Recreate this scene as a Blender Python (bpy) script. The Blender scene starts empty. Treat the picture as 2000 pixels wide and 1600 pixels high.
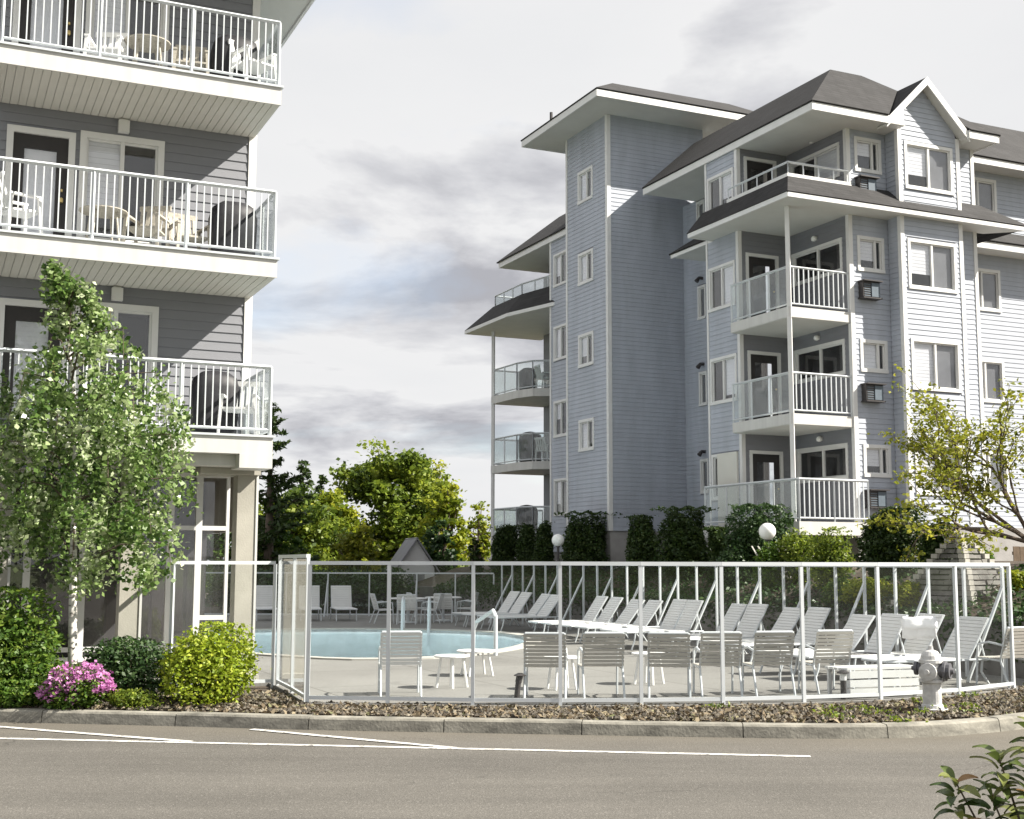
import bpy, bmesh, math, random
import numpy as np
from mathutils import Vector, Matrix
random.seed(7); RNG = np.random.default_rng(7)
R = math.radians
scene = bpy.context.scene
col = scene.collection

# ------------------------------------------------------------------ camera
EYE = 1.95
PITCH, ROLL, ANG = R(6.85), R(0.13), R(24.6)
cam = bpy.data.cameras.new('camera'); camo = bpy.data.objects.new('camera', cam); col.objects.link(camo)
cam.sensor_width = 36; cam.sensor_fit = 'HORIZONTAL'; cam.lens = 45.0; cam.clip_end = 3000; cam.clip_start = 0.1
_fw = Vector((0, math.cos(PITCH), math.sin(PITCH))); _up = Vector((0, -math.sin(PITCH), math.cos(PITCH))); _ri = Vector((1, 0, 0))
_r2 = math.cos(ROLL)*_ri + math.sin(ROLL)*_up; _u2 = -math.sin(ROLL)*_ri + math.cos(ROLL)*_up
mw = Matrix((_r2, _u2, -_fw)).transposed().to_4x4(); mw.translation = (0, 0, EYE)
camo.matrix_world = mw
scene.camera = camo

# ------------------------------------------------------------------ light
Ud = Vector((math.cos(ANG), math.sin(ANG), 0)); Vd = Vector((-math.sin(ANG), math.cos(ANG), 0))
tosun = (1.75*Ud - 1.0*Vd + Vector((0, 0, 1.72))).normalized()
sl = bpy.data.lights.new('sun', 'SUN'); sl.energy = 5.0; sl.angle = R(0.53); sl.color = (1.0, 0.94, 0.84)
so = bpy.data.objects.new('sun', sl); col.objects.link(so); so.location = (30, -10, 40)
so.rotation_euler = (-tosun).to_track_quat('-Z', 'Y').to_euler()
world = bpy.data.worlds.new('World'); scene.world = world; world.use_nodes = True
wn = world.node_tree; wn.nodes.clear()
def N(t, kind, **kw):
    n = t.nodes.new(kind)
    for k, v in kw.items():
        if k.startswith('i_'): n.inputs[int(k[2:])].default_value = v
        else: setattr(n, k, v)
    return n
def LK(t, a, b): t.links.new(a, b)
def ramp(t, stops, interp='LINEAR'):
    n = t.nodes.new('ShaderNodeValToRGB'); cr = n.color_ramp; cr.interpolation = interp
    while len(cr.elements) < len(stops): cr.elements.new(0.5)
    for e, (p, c) in zip(cr.elements, stops):
        e.position = p; e.color = (c, c, c, 1) if isinstance(c, (int, float)) else (*c, 1)
    return n
def math_n(t, op, a=None, b=None, c=None, clamp=False):
    n = t.nodes.new('ShaderNodeMath'); n.operation = op; n.use_clamp = clamp
    for i, x in enumerate((a, b, c)):
        if x is None: continue
        if isinstance(x, (int, float)): n.inputs[i].default_value = x
        else: t.links.new(x, n.inputs[i])
    return n.outputs[0]
SKY_A, SKY_B = (7.3, 2.1, 5.0), (18.05, -12.14, 15.11)
def build_sky():
    t = wn
    out = N(t, 'ShaderNodeOutputWorld')
    sky = N(t, 'ShaderNodeTexSky', sky_type='NISHITA', sun_disc=False)
    sky.sun_elevation = math.asin(tosun.z); sky.sun_rotation = math.atan2(tosun.x, tosun.y)
    sky.air_density = 1.0; sky.dust_density = 1.2
    skys = N(t, 'ShaderNodeVectorMath', operation='SCALE'); LK(t, sky.outputs[0], skys.inputs[0]); skys.inputs['Scale'].default_value = 0.1
    tc = N(t, 'ShaderNodeTexCoord'); sep = N(t, 'ShaderNodeSeparateXYZ'); LK(t, tc.outputs['Generated'], sep.inputs[0])
    zz = math_n(t, 'ADD', math_n(t, 'MAXIMUM', sep.outputs[2], 0.0), 0.16)
    cx = math_n(t, 'DIVIDE', sep.outputs[0], zz); cy = math_n(t, 'DIVIDE', sep.outputs[1], zz)
    com = N(t, 'ShaderNodeCombineXYZ'); LK(t, cx, com.inputs[0]); LK(t, cy, com.inputs[1])
    def cloud_noise(off, scale, detail, rough, dist):
        mp = N(t, 'ShaderNodeVectorMath', operation='ADD', i_1=off); LK(t, com.outputs[0], mp.inputs[0])
        n = N(t, 'ShaderNodeTexNoise'); LK(t, mp.outputs[0], n.inputs['Vector'])
        n.inputs['Scale'].default_value = scale; n.inputs['Detail'].default_value = detail; n.inputs['Roughness'].default_value = rough; n.inputs['Distortion'].default_value = dist
        return n.outputs[0]
    n1 = cloud_noise(SKY_A, 1.15, 6, .52, .25); n2 = cloud_noise(SKY_B, 1.3, 7, .56, .3)
    cover = ramp(t, [(0.30, 0.62), (0.46, 1.0)]); LK(t, n1, cover.inputs[0])
    tone = ramp(t, [(0.345, (.50, .505, .545)), (0.43, (.75, .753, .785)), (0.495, (.96, .96, .968)), (0.70, (.92, .925, .94))]); LK(t, n2, tone.inputs[0])
    ts = N(t, 'ShaderNodeVectorMath', operation='SCALE'); LK(t, tone.outputs[0], ts.inputs[0]); ts.inputs['Scale'].default_value = 0.365
    mix = N(t, 'ShaderNodeMix', data_type='RGBA'); LK(t, cover.outputs[0], mix.inputs[0])
    LK(t, skys.outputs[0], mix.inputs[6]); LK(t, ts.outputs[0], mix.inputs[7])
    bg = N(t, 'ShaderNodeBackground'); LK(t, mix.outputs[2], bg.inputs[0]); bg.inputs[1].default_value = 1.0
    LK(t, bg.outputs[0], out.inputs[0])
build_sky()
world.cycles.sampling_method = 'NONE'
scene.view_settings.view_transform = 'Standard'; scene.view_settings.look = 'None'
scene.view_settings.exposure = 1.32; scene.view_settings.gamma = 1.0; scene.view_settings.use_curve_mapping = False
scene.cycles.max_bounces = 5; scene.cycles.diffuse_bounces = 3; scene.cycles.glossy_bounces = 3; scene.cycles.transmission_bounces = 4; scene.cycles.transparent_max_bounces = 14

# ------------------------------------------------------------------ materials
MATS = {}
def new_mat(name):
    m = bpy.data.materials.new(name); m.use_nodes = True; MATS[name] = m
    t = m.node_tree; return m, t, t.nodes['Principled BSDF'], t.nodes['Material Output']
def tex_noise(t, scale, detail=4, rough=0.55, coord='Object', stretch=None):
    tc = N(t, 'ShaderNodeTexCoord'); v = tc.outputs[coord]
    if stretch:
        mp = N(t, 'ShaderNodeMapping'); mp.inputs['Scale'].default_value = stretch; LK(t, v, mp.inputs[0]); v = mp.outputs[0]
    n = N(t, 'ShaderNodeTexNoise'); LK(t, v, n.inputs['Vector'])
    n.inputs['Scale'].default_value = scale; n.inputs['Detail'].default_value = detail; n.inputs['Roughness'].default_value = rough
    return n.outputs[0]
def plain(name, c, rough=0.6, var=0.12, scale=3.0, bump=0.0, bscale=60, metal=0.0, stretch=None, spec=0.4):
    m, t, b, o = new_mat(name)
    n = tex_noise(t, scale, 6, 0.6, stretch=stretch)
    lo = tuple(x*(1-var) for x in c); hi = tuple(min(1, x*(1+var)) for x in c)
    r = ramp(t, [(0.3, lo), (0.7, hi)]); LK(t, n, r.inputs[0]); LK(t, r.outputs[0], b.inputs['Base Color'])
    b.inputs['Roughness'].default_value = rough; b.inputs['Metallic'].default_value = metal
    b.inputs['Specular IOR Level'].default_value = spec
    if bump:
        bn = N(t, 'ShaderNodeBump'); bn.inputs['Strength'].default_value = bump; bn.inputs['Distance'].default_value = 0.01
        LK(t, tex_noise(t, bscale, 3), bn.inputs['Height']); LK(t, bn.outputs[0], b.inputs['Normal'])
    return m
plain('white_trim', (.68, .68, .67), .55, .05, 2)
plain('white_metal', (.58, .61, .63), .4, .05, 2)
plain('grey_metal', (.55, .58, .60), .38, .08, 3)
plain('fascia', (.55, .545, .525), .6, .10, 1.8, stretch=(2.5, 2.5, .25))
plain('soffit', (.62, .61, .56), .7, .06, 1.2)
plain('soffit_grey', (.60, .60, .57), .75, .06, 1.0)
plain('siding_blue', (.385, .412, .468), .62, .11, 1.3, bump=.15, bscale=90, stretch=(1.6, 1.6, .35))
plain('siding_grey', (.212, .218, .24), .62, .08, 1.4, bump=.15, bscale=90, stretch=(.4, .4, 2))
plain('wall_backing', (.25, .26, .30), .8, .05)
plain('foundation', (.33, .32, .31), .9, .18, 1.5, bump=.4, bscale=25)
plain('column_concrete', (.36, .345, .30), .85, .12, 2.0, bump=.3, bscale=40)
plain('dark_frame', (.05, .045, .045), .45, .1)
plain('door_dark', (.03, .027, .027), .5, .15, 3)
plain('interior_dark', (.05, .048, .05), .9, .3, 1.2)
plain('blind_white', (.82, .81, .83), .75, .05, 1.0)
plain('screen_grey', (.20, .20, .21), .8, .15, 1.5)
plain('ac_teal', (.11, .14, .17), .5, .12, 4)
plain('brass', (.55, .42, .18), .3, .05, metal=.9)
plain('black_cover', (.018, .018, .022), .55, .3, 5)
plain('strap_tan', (.48, .455, .41), .55, .08, 4)
plain('strap_white', (.70, .70, .69), .55, .05, 3)
plain('plastic_white', (.80, .80, .79), .4, .03)
plain('wicker', (.42, .39, .33), .7, .25, 30, bump=.6, bscale=120)
plain('bark', (.11, .085, .065), .9, .35, 8, bump=.7, bscale=20, stretch=(3, 3, .6))
plain('stem', (.10, .08, .05), .9, .3, 8)
plain('ground_green', (.09, .12, .04), .95, .4, .5)
plain('soil', (.060, .045, .032), .95, .45, 4, bump=.8, bscale=18)
plain('curb_concrete', (.215, .205, .175), .9, .45, 3.4, bump=.5, bscale=30, stretch=(1, 1, 2.5))
plain('stone_slate', (.13, .125, .115), .85, .5, 3.5, bump=.7, bscale=14)
plain('stone_pale', (.38, .365, .33), .85, .2, 3.5, bump=.6, bscale=14)
plain('hydrant_paint', (.50, .50, .49), .5, .28, 9, bump=.3, bscale=40)
plain('hydrant_dark', (.10, .10, .11), .5, .2, 6)
plain('towel', (.85, .85, .86), .95, .03, 8, bump=.5, bscale=80)
plain('globe', (.86, .86, .84), .25, .02)
plain('wall_pale', (.66, .66, .66), .8, .08, .6)
plain('roof_far', (.24, .24, .26), .8, .15, 1)
plain('wood_brown', (.23, .17, .12), .8, .3, 6, stretch=(4, 4, .5))
plain('retaining', (.15, .145, .135), .92, .3, 1.6, bump=.6, bscale=12)
plain('pool_wall', (.80, .85, .87), .4, .12, 4)
plain('pool_coping', (.40, .39, .36), .8, .08, 3, bump=.2)
plain('lattice', (.62, .60, .56), .8, .1, 3)
def deck_mat():
    m, t, b, o = new_mat('deck_concrete')
    n1 = tex_noise(t, .35, 5); n2 = tex_noise(t, 28, 3)
    r1 = ramp(t, [(.35, (.17, .166, .156)), (.65, (.215, .211, .199))]); LK(t, n1, r1.inputs[0])
    r2 = ramp(t, [(.3, .86), (.7, 1.06)]); LK(t, n2, r2.inputs[0])
    mx = N(t, 'ShaderNodeMix', data_type='RGBA', blend_type='MULTIPLY', i_0=1.0); LK(t, r1.outputs[0], mx.inputs[6]); LK(t, r2.outputs[0], mx.inputs[7])
    tc = N(t, 'ShaderNodeTexCoord'); mp = N(t, 'ShaderNodeMapping'); mp.inputs['Rotation'].default_value = (0, 0, -ANG); LK(t, tc.outputs['Object'], mp.inputs[0])
    br = N(t, 'ShaderNodeTexBrick', offset=0.0); LK(t, mp.outputs[0], br.inputs['Vector']); br.inputs['Scale'].default_value = 1; br.inputs['Brick Width'].default_value = 2.6; br.inputs['Row Height'].default_value = 2.6; br.inputs['Mortar Size'].default_value = .012; br.inputs['Mortar Smooth'].default_value = .1
    br.inputs['Color1'].default_value = (1, 1, 1, 1); br.inputs['Color2'].default_value = (.93, .93, .92, 1); br.inputs['Mortar'].default_value = (.45, .44, .42, 1)
    mj = N(t, 'ShaderNodeMix', data_type='RGBA', blend_type='MULTIPLY', i_0=1.0); LK(t, mx.outputs[2], mj.inputs[6]); LK(t, br.outputs[0], mj.inputs[7])
    st = ramp(t, [(.56, 1.0), (.72, .70)]); LK(t, tex_noise(t, 1.1, 6, .7), st.inputs[0])
    ms = N(t, 'ShaderNodeMix', data_type='RGBA', blend_type='MULTIPLY', i_0=1.0); LK(t, mj.outputs[2], ms.inputs[6]); LK(t, st.outputs[0], ms.inputs[7])
    LK(t, ms.outputs[2], b.inputs['Base Color']); b.inputs['Roughness'].default_value = .85
deck_mat()
def asphalt_mat():
    m, t, b, o = new_mat('asphalt')
    tc = N(t, 'ShaderNodeTexCoord')
    v = N(t, 'ShaderNodeTexVoronoi'); v.inputs['Scale'].default_value = 75; LK(t, tc.outputs['Object'], v.inputs['Vector'])
    agg = ramp(t, [(.0, (.076, .072, .064)), (.45, (.100, .094, .084)), (.8, (.115, .108, .097)), (1, (.19, .18, .165))]); LK(t, v.outputs['Color'], agg.inputs[0])
    big = ramp(t, [(.32, .86), (.5, 1.0), (.7, 1.13)]); LK(t, tex_noise(t, .33, 6, .62), big.inputs[0])
    band = ramp(t, [(.36, .87), (.62, 1.09)]); LK(t, tex_noise(t, 1.0, 4, .6, stretch=(.08, .9, 1)), band.inputs[0])
    m1 = N(t, 'ShaderNodeMix', data_type='RGBA', blend_type='MULTIPLY', i_0=1.0); LK(t, agg.outputs[0], m1.inputs[6]); LK(t, big.outputs[0], m1.inputs[7])
    m2 = N(t, 'ShaderNodeMix', data_type='RGBA', blend_type='MULTIPLY', i_0=1.0); LK(t, m1.outputs[2], m2.inputs[6]); LK(t, band.outputs[0], m2.inputs[7])
    # dark spots of oil, pale scuffs
    wv = N(t, 'ShaderNodeVectorMath', operation='ADD'); LK(t, tc.outputs['Object'], wv.inputs[0])
    nv = N(t, 'ShaderNodeTexNoise'); LK(t, tc.outputs['Object'], nv.inputs['Vector']); nv.inputs['Scale'].default_value = 1.4; nv.inputs['Detail'].default_value = 5
    ns = N(t, 'ShaderNodeVectorMath', operation='SCALE'); LK(t, nv.outputs['Color'], ns.inputs[0]); ns.inputs['Scale'].default_value = 1.1; LK(t, ns.outputs[0], wv.inputs[1])
    ve = N(t, 'ShaderNodeTexVoronoi', feature='DISTANCE_TO_EDGE'); LK(t, wv.outputs[0], ve.inputs['Vector']); ve.inputs['Scale'].default_value = .28
    ck = ramp(t, [(.0, .55), (.006, 1.0)]); LK(t, ve.outputs['Distance'], ck.inputs[0])
    cm = ramp(t, [(.52, 0.0), (.60, 1.0)]); LK(t, tex_noise(t, .25, 3), cm.inputs[0])
    mc = N(t, 'ShaderNodeMix', data_type='RGBA', blend_type='MULTIPLY'); LK(t, cm.outputs[0], mc.inputs[0]); LK(t, m2.outputs[2], mc.inputs[6]); LK(t, ck.outputs[0], mc.inputs[7]); m2 = mc
    sp = ramp(t, [(.70, 1.0), (.78, .72)]); LK(t, tex_noise(t, 2.6, 3, .5), sp.inputs[0])
    m3 = N(t, 'ShaderNodeMix', data_type='RGBA', blend_type='MULTIPLY', i_0=1.0); LK(t, m2.outputs[2], m3.inputs[6]); LK(t, sp.outputs[0], m3.inputs[7])
    sx = N(t, 'ShaderNodeSeparateXYZ'); LK(t, tc.outputs['Object'], sx.inputs[0])
    yy = math_n(t, 'ADD', math_n(t, 'ADD', sx.outputs[1], math_n(t, 'MULTIPLY', sx.outputs[0], .11)), math_n(t, 'MULTIPLY', tex_noise(t, .9, 5, .6), 1.6))
    dust = ramp(t, [(.0, 0.0), (1.0, .55)]); LK(t, math_n(t, 'MULTIPLY', math_n(t, 'SUBTRACT', yy, 14.5), .55, clamp=True), dust.inputs[0])
    md = N(t, 'ShaderNodeMix', data_type='RGBA'); LK(t, dust.outputs[0], md.inputs[0]); LK(t, m3.outputs[2], md.inputs[6]); md.inputs[7].default_value = (.135, .119, .092, 1)
    LK(t, md.outputs[2], b.inputs['Base Color']); b.inputs['Roughness'].default_value = .88; b.inputs['Specular IOR Level'].default_value = .3
    bn = N(t, 'ShaderNodeBump'); bn.inputs['Strength'].default_value = .55; bn.inputs['Distance'].default_value = .006
    LK(t, v.outputs['Distance'], bn.inputs['Height']); LK(t, bn.outputs[0], b.inputs['Normal'])
asphalt_mat()
def paint_mat():
    m, t, b, o = new_mat('road_paint')
    r = ramp(t, [(.38, (.16, .155, .15)), (.46, (.52, .51, .48)), (.58, (.72, .71, .67))]); LK(t, tex_noise(t, 9, 7, .75), r.inputs[0])
    LK(t, r.outputs[0], b.inputs['Base Color']); b.inputs['Roughness'].default_value = .7
paint_mat()
def shingle_mat(name, c):
    m, t, b, o = new_mat(name)
    tc = N(t, 'ShaderNodeTexCoord')
    sep = N(t, 'ShaderNodeSeparateXYZ'); LK(t, tc.outputs['Object'], sep.inputs[0])
    s = math_n(t, 'ADD', sep.outputs[0], sep.outputs[1]); cb = N(t, 'ShaderNodeCombineXYZ'); LK(t, s, cb.inputs[0]); LK(t, math_n(t, 'MULTIPLY', sep.outputs[2], 1.35), cb.inputs[1])
    br = N(t, 'ShaderNodeTexBrick'); LK(t, cb.outputs[0], br.inputs['Vector']); br.inputs['Scale'].default_value = 1
    br.inputs['Brick Width'].default_value = .3; br.inputs['Row Height'].default_value = .14; br.inputs['Mortar Size'].default_value = .008
    br.inputs['Color1'].default_value = (*[x*.8 for x in c], 1); br.inputs['Color2'].default_value = (*[x*1.2 for x in c], 1); br.inputs['Mortar'].default_value = (*[x*.45 for x in c], 1)
    r = ramp(t, [(.3, .75), (.7, 1.2)]); LK(t, tex_noise(t, 1.2, 6, .65), r.inputs[0])
    mx = N(t, 'ShaderNodeMix', data_type='RGBA', blend_type='MULTIPLY', i_0=1.0); LK(t, br.outputs[0], mx.inputs[6]); LK(t, r.outputs[0], mx.inputs[7])
    LK(t, mx.outputs[2], b.inputs['Base Color']); b.inputs['Roughness'].default_value = .92
    bn = N(t, 'ShaderNodeBump'); bn.inputs['Strength'].default_value = .5; bn.inputs['Distance'].default_value = .01; LK(t, br.outputs['Fac'], bn.inputs['Height']); bn.invert = True
    LK(t, bn.outputs[0], b.inputs['Normal'])
shingle_mat('shingles', (.027, .026, .027))
def glass_mat(name, tint, dirt, base_refl=.045, dirt_c=(.8, .8, .8)):
    m, t, b, o = new_mat(name); t.nodes.remove(b)
    lw = N(t, 'ShaderNodeLayerWeight'); lw.inputs['Blend'].default_value = .5
    fac = math_n(t, 'ADD', math_n(t, 'MULTIPLY', math_n(t, 'POWER', lw.outputs['Facing'], 4.0), .9), base_refl, clamp=True)
    tr = N(t, 'ShaderNodeBsdfTransparent'); tr.inputs[0].default_value = (*tint, 1)
    gl = N(t, 'ShaderNodeBsdfGlossy'); gl.inputs['Roughness'].default_value = .02
    bn = N(t, 'ShaderNodeBump'); bn.inputs['Strength'].default_value = .04; bn.inputs['Distance'].default_value = .05
    LK(t, tex_noise(t, 1.3, 2), bn.inputs['Height']); LK(t, bn.outputs[0], gl.inputs['Normal'])
    df = N(t, 'ShaderNodeBsdfDiffuse'); df.inputs[0].default_value = (*dirt_c, 1)
    m1 = N(t, 'ShaderNodeMixShader'); m2 = N(t, 'ShaderNodeMixShader')
    dr = ramp(t, [(.35, dirt*.5), (.7, dirt*1.5)]); LK(t, tex_noise(t, 1.6, 6, .7), dr.inputs[0]); LK(t, dr.outputs[0], m1.inputs[0])
    LK(t, tr.outputs[0], m1.inputs[1]); LK(t, df.outputs[0], m1.inputs[2])
    LK(t, fac, m2.inputs[0]); LK(t, m1.outputs[0], m2.inputs[1]); LK(t, gl.outputs[0], m2.inputs[2])
    LK(t, m2.outputs[0], o.inputs[0])
glass_mat('fence_glass', (.975, .985, .985), .006, .014)
glass_mat('rail_glass', (.90, .93, .93), .10, .03)
glass_mat('window_glass', (.95, .96, .97), .01, .07)
def water_mat():
    m, t, b, o = new_mat('pool_water'); t.nodes.remove(b)
    tr = N(t, 'ShaderNodeBsdfTransparent'); tr.inputs[0].default_value = (.82, .94, .975, 1)
    gl = N(t, 'ShaderNodeBsdfGlossy'); gl.inputs['Roughness'].default_value = .04
    bn = N(t, 'ShaderNodeBump'); bn.inputs['Strength'].default_value = .8; bn.inputs['Distance'].default_value = .04
    LK(t, tex_noise(t, 5.0, 4, .6), bn.inputs['Height']); LK(t, bn.outputs[0], gl.inputs['Normal'])
    lw = N(t, 'ShaderNodeLayerWeight'); lw.inputs['Blend'].default_value = .5; LK(t, bn.outputs[0], lw.inputs['Normal'])
    fac = math_n(t, 'ADD', math_n(t, 'MULTIPLY', math_n(t, 'POWER', lw.outputs['Facing'], 5.0), .8), .03, clamp=True)
    mx = N(t, 'ShaderNodeMixShader'); LK(t, fac, mx.inputs[0]); LK(t, tr.outputs[0], mx.inputs[1]); LK(t, gl.outputs[0], mx.inputs[2]); LK(t, mx.outputs[0], o.inputs[0])
water_mat()
def birch_mat():
    m, t, b, o = new_mat('birch_bark')
    r = ramp(t, [(.40, (.05, .045, .04)), (.46, (.66, .63, .58)), (.7, (.74, .72, .68))]); LK(t, tex_noise(t, 5, 5, .7, stretch=(.6, .6, 3.0)), r.inputs[0])
    LK(t, r.outputs[0], b.inputs['Base Color']); b.inputs['Roughness'].default_value = .7
birch_mat()
def leaf_mat(name, stops, trans=.35, rough=.5):
    m, t, b, o = new_mat(name)
    at = N(t, 'ShaderNodeAttribute', attribute_name='tint')
    r = ramp(t, [(i/(len(stops)-1), c) for i, c in enumerate(stops)]); LK(t, at.outputs['Fac'], r.inputs[0])
    LK(t, r.outputs[0], b.inputs['Base Color']); b.inputs['Roughness'].default_value = rough; b.inputs['Specular IOR Level'].default_value = .35
    ts = N(t, 'ShaderNodeBsdfTranslucent'); LK(t, r.outputs[0], ts.inputs[0])
    mx = N(t, 'ShaderNodeMixShader'); mx.inputs[0].default_value = trans; LK(t, b.outputs[0], mx.inputs[1]); LK(t, ts.outputs[0], mx.inputs[2]); LK(t, mx.outputs[0], o.inputs[0])
leaf_mat('leaf_birch', [(.04, .09, .018), (.12, .20, .045), (.27, .36, .14), (.60, .66, .44)], .35, .3)
leaf_mat('leaf_dark', [(.015, .04, .012), (.035, .075, .02), (.06, .10, .025)], .25)
leaf_mat('leaf_conifer', [(.016, .036, .010), (.035, .066, .014), (.07, .10, .02)], .25)
leaf_mat('leaf_yellow', [(.13, .20, .015), (.26, .34, .02), (.46, .50, .06)], .4)
leaf_mat('leaf_mid', [(.04, .09, .014), (.09, .17, .022), (.19, .25, .035)], .4)
leaf_mat('leaf_olive', [(.05, .085, .014), (.14, .20, .022), (.32, .37, .045)], .45)
leaf_mat('leaf_lime', [(.11, .16, .015), (.24, .29, .02), (.42, .42, .045)], .45)
leaf_mat('leaf_gold', [(.09, .12, .012), (.23, .25, .025), (.42, .40, .05)], .45)
leaf_mat('petal_pink', [(.52, .16, .44), (.66, .28, .58), (.78, .46, .70)], .35)
leaf_mat('leaf_foreground', [(.03, .06, .015), (.08, .12, .03), (.17, .19, .05), (.30, .17, .08)], .25, .3)
leaf_mat('leaf_litter', [(.05, .036, .022), (.14, .105, .065), (.27, .22, .145), (.08, .10, .03)], .1, .8)
leaf_mat('pebble', [(.03, .026, .02), (.085, .072, .055), (.22, .195, .15)], .0, .85)
leaf_mat('grass', [(.05, .08, .02), (.10, .13, .03)], .2)

# ------------------------------------------------------------------ mesh helpers
class MB:
    def __init__(s): s.v = []; s.f = []
    def hexa(s, p):
        b = len(s.v); s.v += [tuple(q) for q in p]
        s.f += [tuple(b+i for i in q) for q in ((3,2,1,0),(4,5,6,7),(0,1,5,4),(1,2,6,5),(2,3,7,6),(3,0,4,7))]; return s
    def box(s, x0, x1, y0, y1, z0, z1):
        return s.hexa([(x0,y0,z0),(x1,y0,z0),(x1,y1,z0),(x0,y1,z0),(x0,y0,z1),(x1,y0,z1),(x1,y1,z1),(x0,y1,z1)])
    def quad(s, *p):
        b = len(s.v); s.v += [tuple(q) for q in p]; s.f.append(tuple(range(b, b+len(p)))); return s
    def prism(s, poly, z0, z1):
        n = len(poly); b = len(s.v)
        s.v += [(x, y, z0) for x, y in poly] + [(x, y, z1) for x, y in poly]
        s.f.append(tuple(b+n-1-i for i in range(n))); s.f.append(tuple(b+n+i for i in range(n)))
        for i in range(n):
            j = (i+1) % n; s.f.append((b+i, b+j, b+n+j, b+n+i))
        return s
    def tube(s, pts, r, n=6, caps=True):
        pts = [Vector(p) for p in pts]; rs = r if isinstance(r, (list, tuple)) else [r]*len(pts); b = len(s.v)
        prev = None
        for i, p in enumerate(pts):
            d = (pts[min(i+1, len(pts)-1)] - pts[max(i-1, 0)]).normalized()
            a = (prev - d*prev.dot(d)) if prev is not None else d.orthogonal()
            if a.length < 1e-6: a = d.orthogonal()
            a.normalize(); prev = a; c = d.cross(a)
            for k in range(n):
                th = 2*math.pi*(k+.5)/n; s.v.append(tuple(p + rs[i]*(math.cos(th)*a + math.sin(th)*c)))
        for i in range(len(pts)-1):
            for k in range(n):
                k2 = (k+1) % n; s.f.append((b+i*n+k, b+i*n+k2, b+(i+1)*n+k2, b+(i+1)*n+k))
        if caps:
            s.f.append(tuple(b+n-1-k for k in range(n))); e = b+(len(pts)-1)*n; s.f.append(tuple(e+k for k in range(n)))
        return s
    def bar(s, a, b, w, d=None):     # square bar
        return s.tube([a, b], (w/2)*1.4142, 4)
    def lathe(s, prof, c=(0,0,0), n=16, axis='z'):
        b = len(s.v)
        for r, z in prof:
            for k in range(n):
                th = 2*math.pi*k/n; x, y = r*math.cos(th), r*math.sin(th)
                p = (x, y, z) if axis == 'z' else ((z, x, y) if axis == 'x' else (x, z, y))
                s.v.append((p[0]+c[0], p[1]+c[1], p[2]+c[2]))
        m = len(prof)
        for i in range(m-1):
            for k in range(n):
                k2 = (k+1) % n; s.f.append((b+i*n+k, b+i*n+k2, b+(i+1)*n+k2, b+(i+1)*n+k))
        s.f.append(tuple(b+n-1-k for k in range(n))); s.f.append(tuple(b+(m-1)*n+k for k in range(n)))
        return s
    def mesh(s, name, mat, smooth=False):
        me = bpy.data.meshes.new(name); me.from_pydata(s.v, [], s.f); me.materials.append(MATS[mat])
        bm = bmesh.new(); bm.from_mesh(me); bmesh.ops.recalc_face_normals(bm, faces=bm.faces); bm.to_mesh(me); bm.free()
        if smooth:
            for p in me.polygons: p.use_smooth = True
        return me
    def build(s, name, mat, parent=None, smooth=False, kind=None, loc=None, rz=None):
        return link(name, s.mesh(name, mat, smooth), parent, kind, loc, rz)
def link(name, me, parent=None, kind=None, loc=None, rz=None):
    o = bpy.data.objects.new(name, me); col.objects.link(o); o.parent = parent
    if kind: o['kind'] = kind
    if loc is not None: o.location = loc
    if rz is not None: o.rotation_euler = (0, 0, rz)
    return o
def empty(name, loc=(0,0,0), rz=0, label=None, cat=None, group=None):
    o = bpy.data.objects.new(name, None); col.objects.link(o); o.location = loc; o.rotation_euler = (0, 0, rz); o.empty_display_size = .2
    return tag(o, label, cat, group)
def tag(o, label=None, cat=None, group=None, kind=None):
    if label: o['label'] = label
    if cat: o['category'] = cat
    if group: o['group'] = group
    if kind: o['kind'] = kind
    return o
def copy_tree(o, parent=None):
    c = o.copy(); col.objects.link(c); c.parent = parent
    for ch in KIDS.get(o.name, []) or [x for x in o.children]: copy_tree(ch, c)
    return c
KIDS = {}
def unproj(px, py, z):
    d = _fw + _r2*((px-1000)/2500) - _u2*((py-800)/2500); return Vector((0,0,EYE)) + d*((z-EYE)/d.z)
def leaf_mesh(name, C, size, mat, up_bias=.3, droop=0.0, aspect=.55, nrm=None, nb=.0, tint=None):
    """many small folded leaf faces at centres C"""
    C = np.asarray(C, float); n = len(C)
    ax = RNG.normal(size=(n, 3)); ax[:, 2] = ax[:, 2]*.6 - droop; ax /= np.linalg.norm(ax, axis=1)[:, None]
    nr = RNG.normal(size=(n, 3)); nr[:, 2] += up_bias*2
    if nrm is not None: nr += nrm*nb
    nr -= ax*(nr*ax).sum(1)[:, None]; nr /= np.linalg.norm(nr, axis=1)[:, None]+1e-9
    sd = np.cross(ax, nr); s = (np.asarray(size)*RNG.uniform(.5, 1.5, n))[:, None]
    v = np.empty((n, 4, 3)); v[:, 0] = C - ax*s*.5; v[:, 2] = C + ax*s*.5
    v[:, 1] = C + sd*s*aspect*.5 + nr*s*.1; v[:, 3] = C - sd*s*aspect*.5 + nr*s*.1
    me = bpy.data.meshes.new(name); me.vertices.add(4*n); me.vertices.foreach_set('co', v.reshape(-1))
    me.loops.add(4*n); me.loops.foreach_set('vertex_index', np.arange(4*n, dtype=np.int32))
    me.polygons.add(n); me.polygons.foreach_set('loop_start', np.arange(0, 4*n, 4, dtype=np.int32))
    try: me.polygons.foreach_set('loop_total', np.full(n, 4, dtype=np.int32))
    except Exception: pass
    a = me.attributes.new('tint', 'FLOAT', 'POINT'); tv = np.repeat(np.clip(RNG.beta(2, 2, n) if tint is None else np.asarray(tint)+RNG.normal(size=n)*.16, 0, 1), 4); a.data.foreach_set('value', tv.astype(np.float32))
    me.update(); me.validate(); me.materials.append(MATS[mat]); return me
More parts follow.
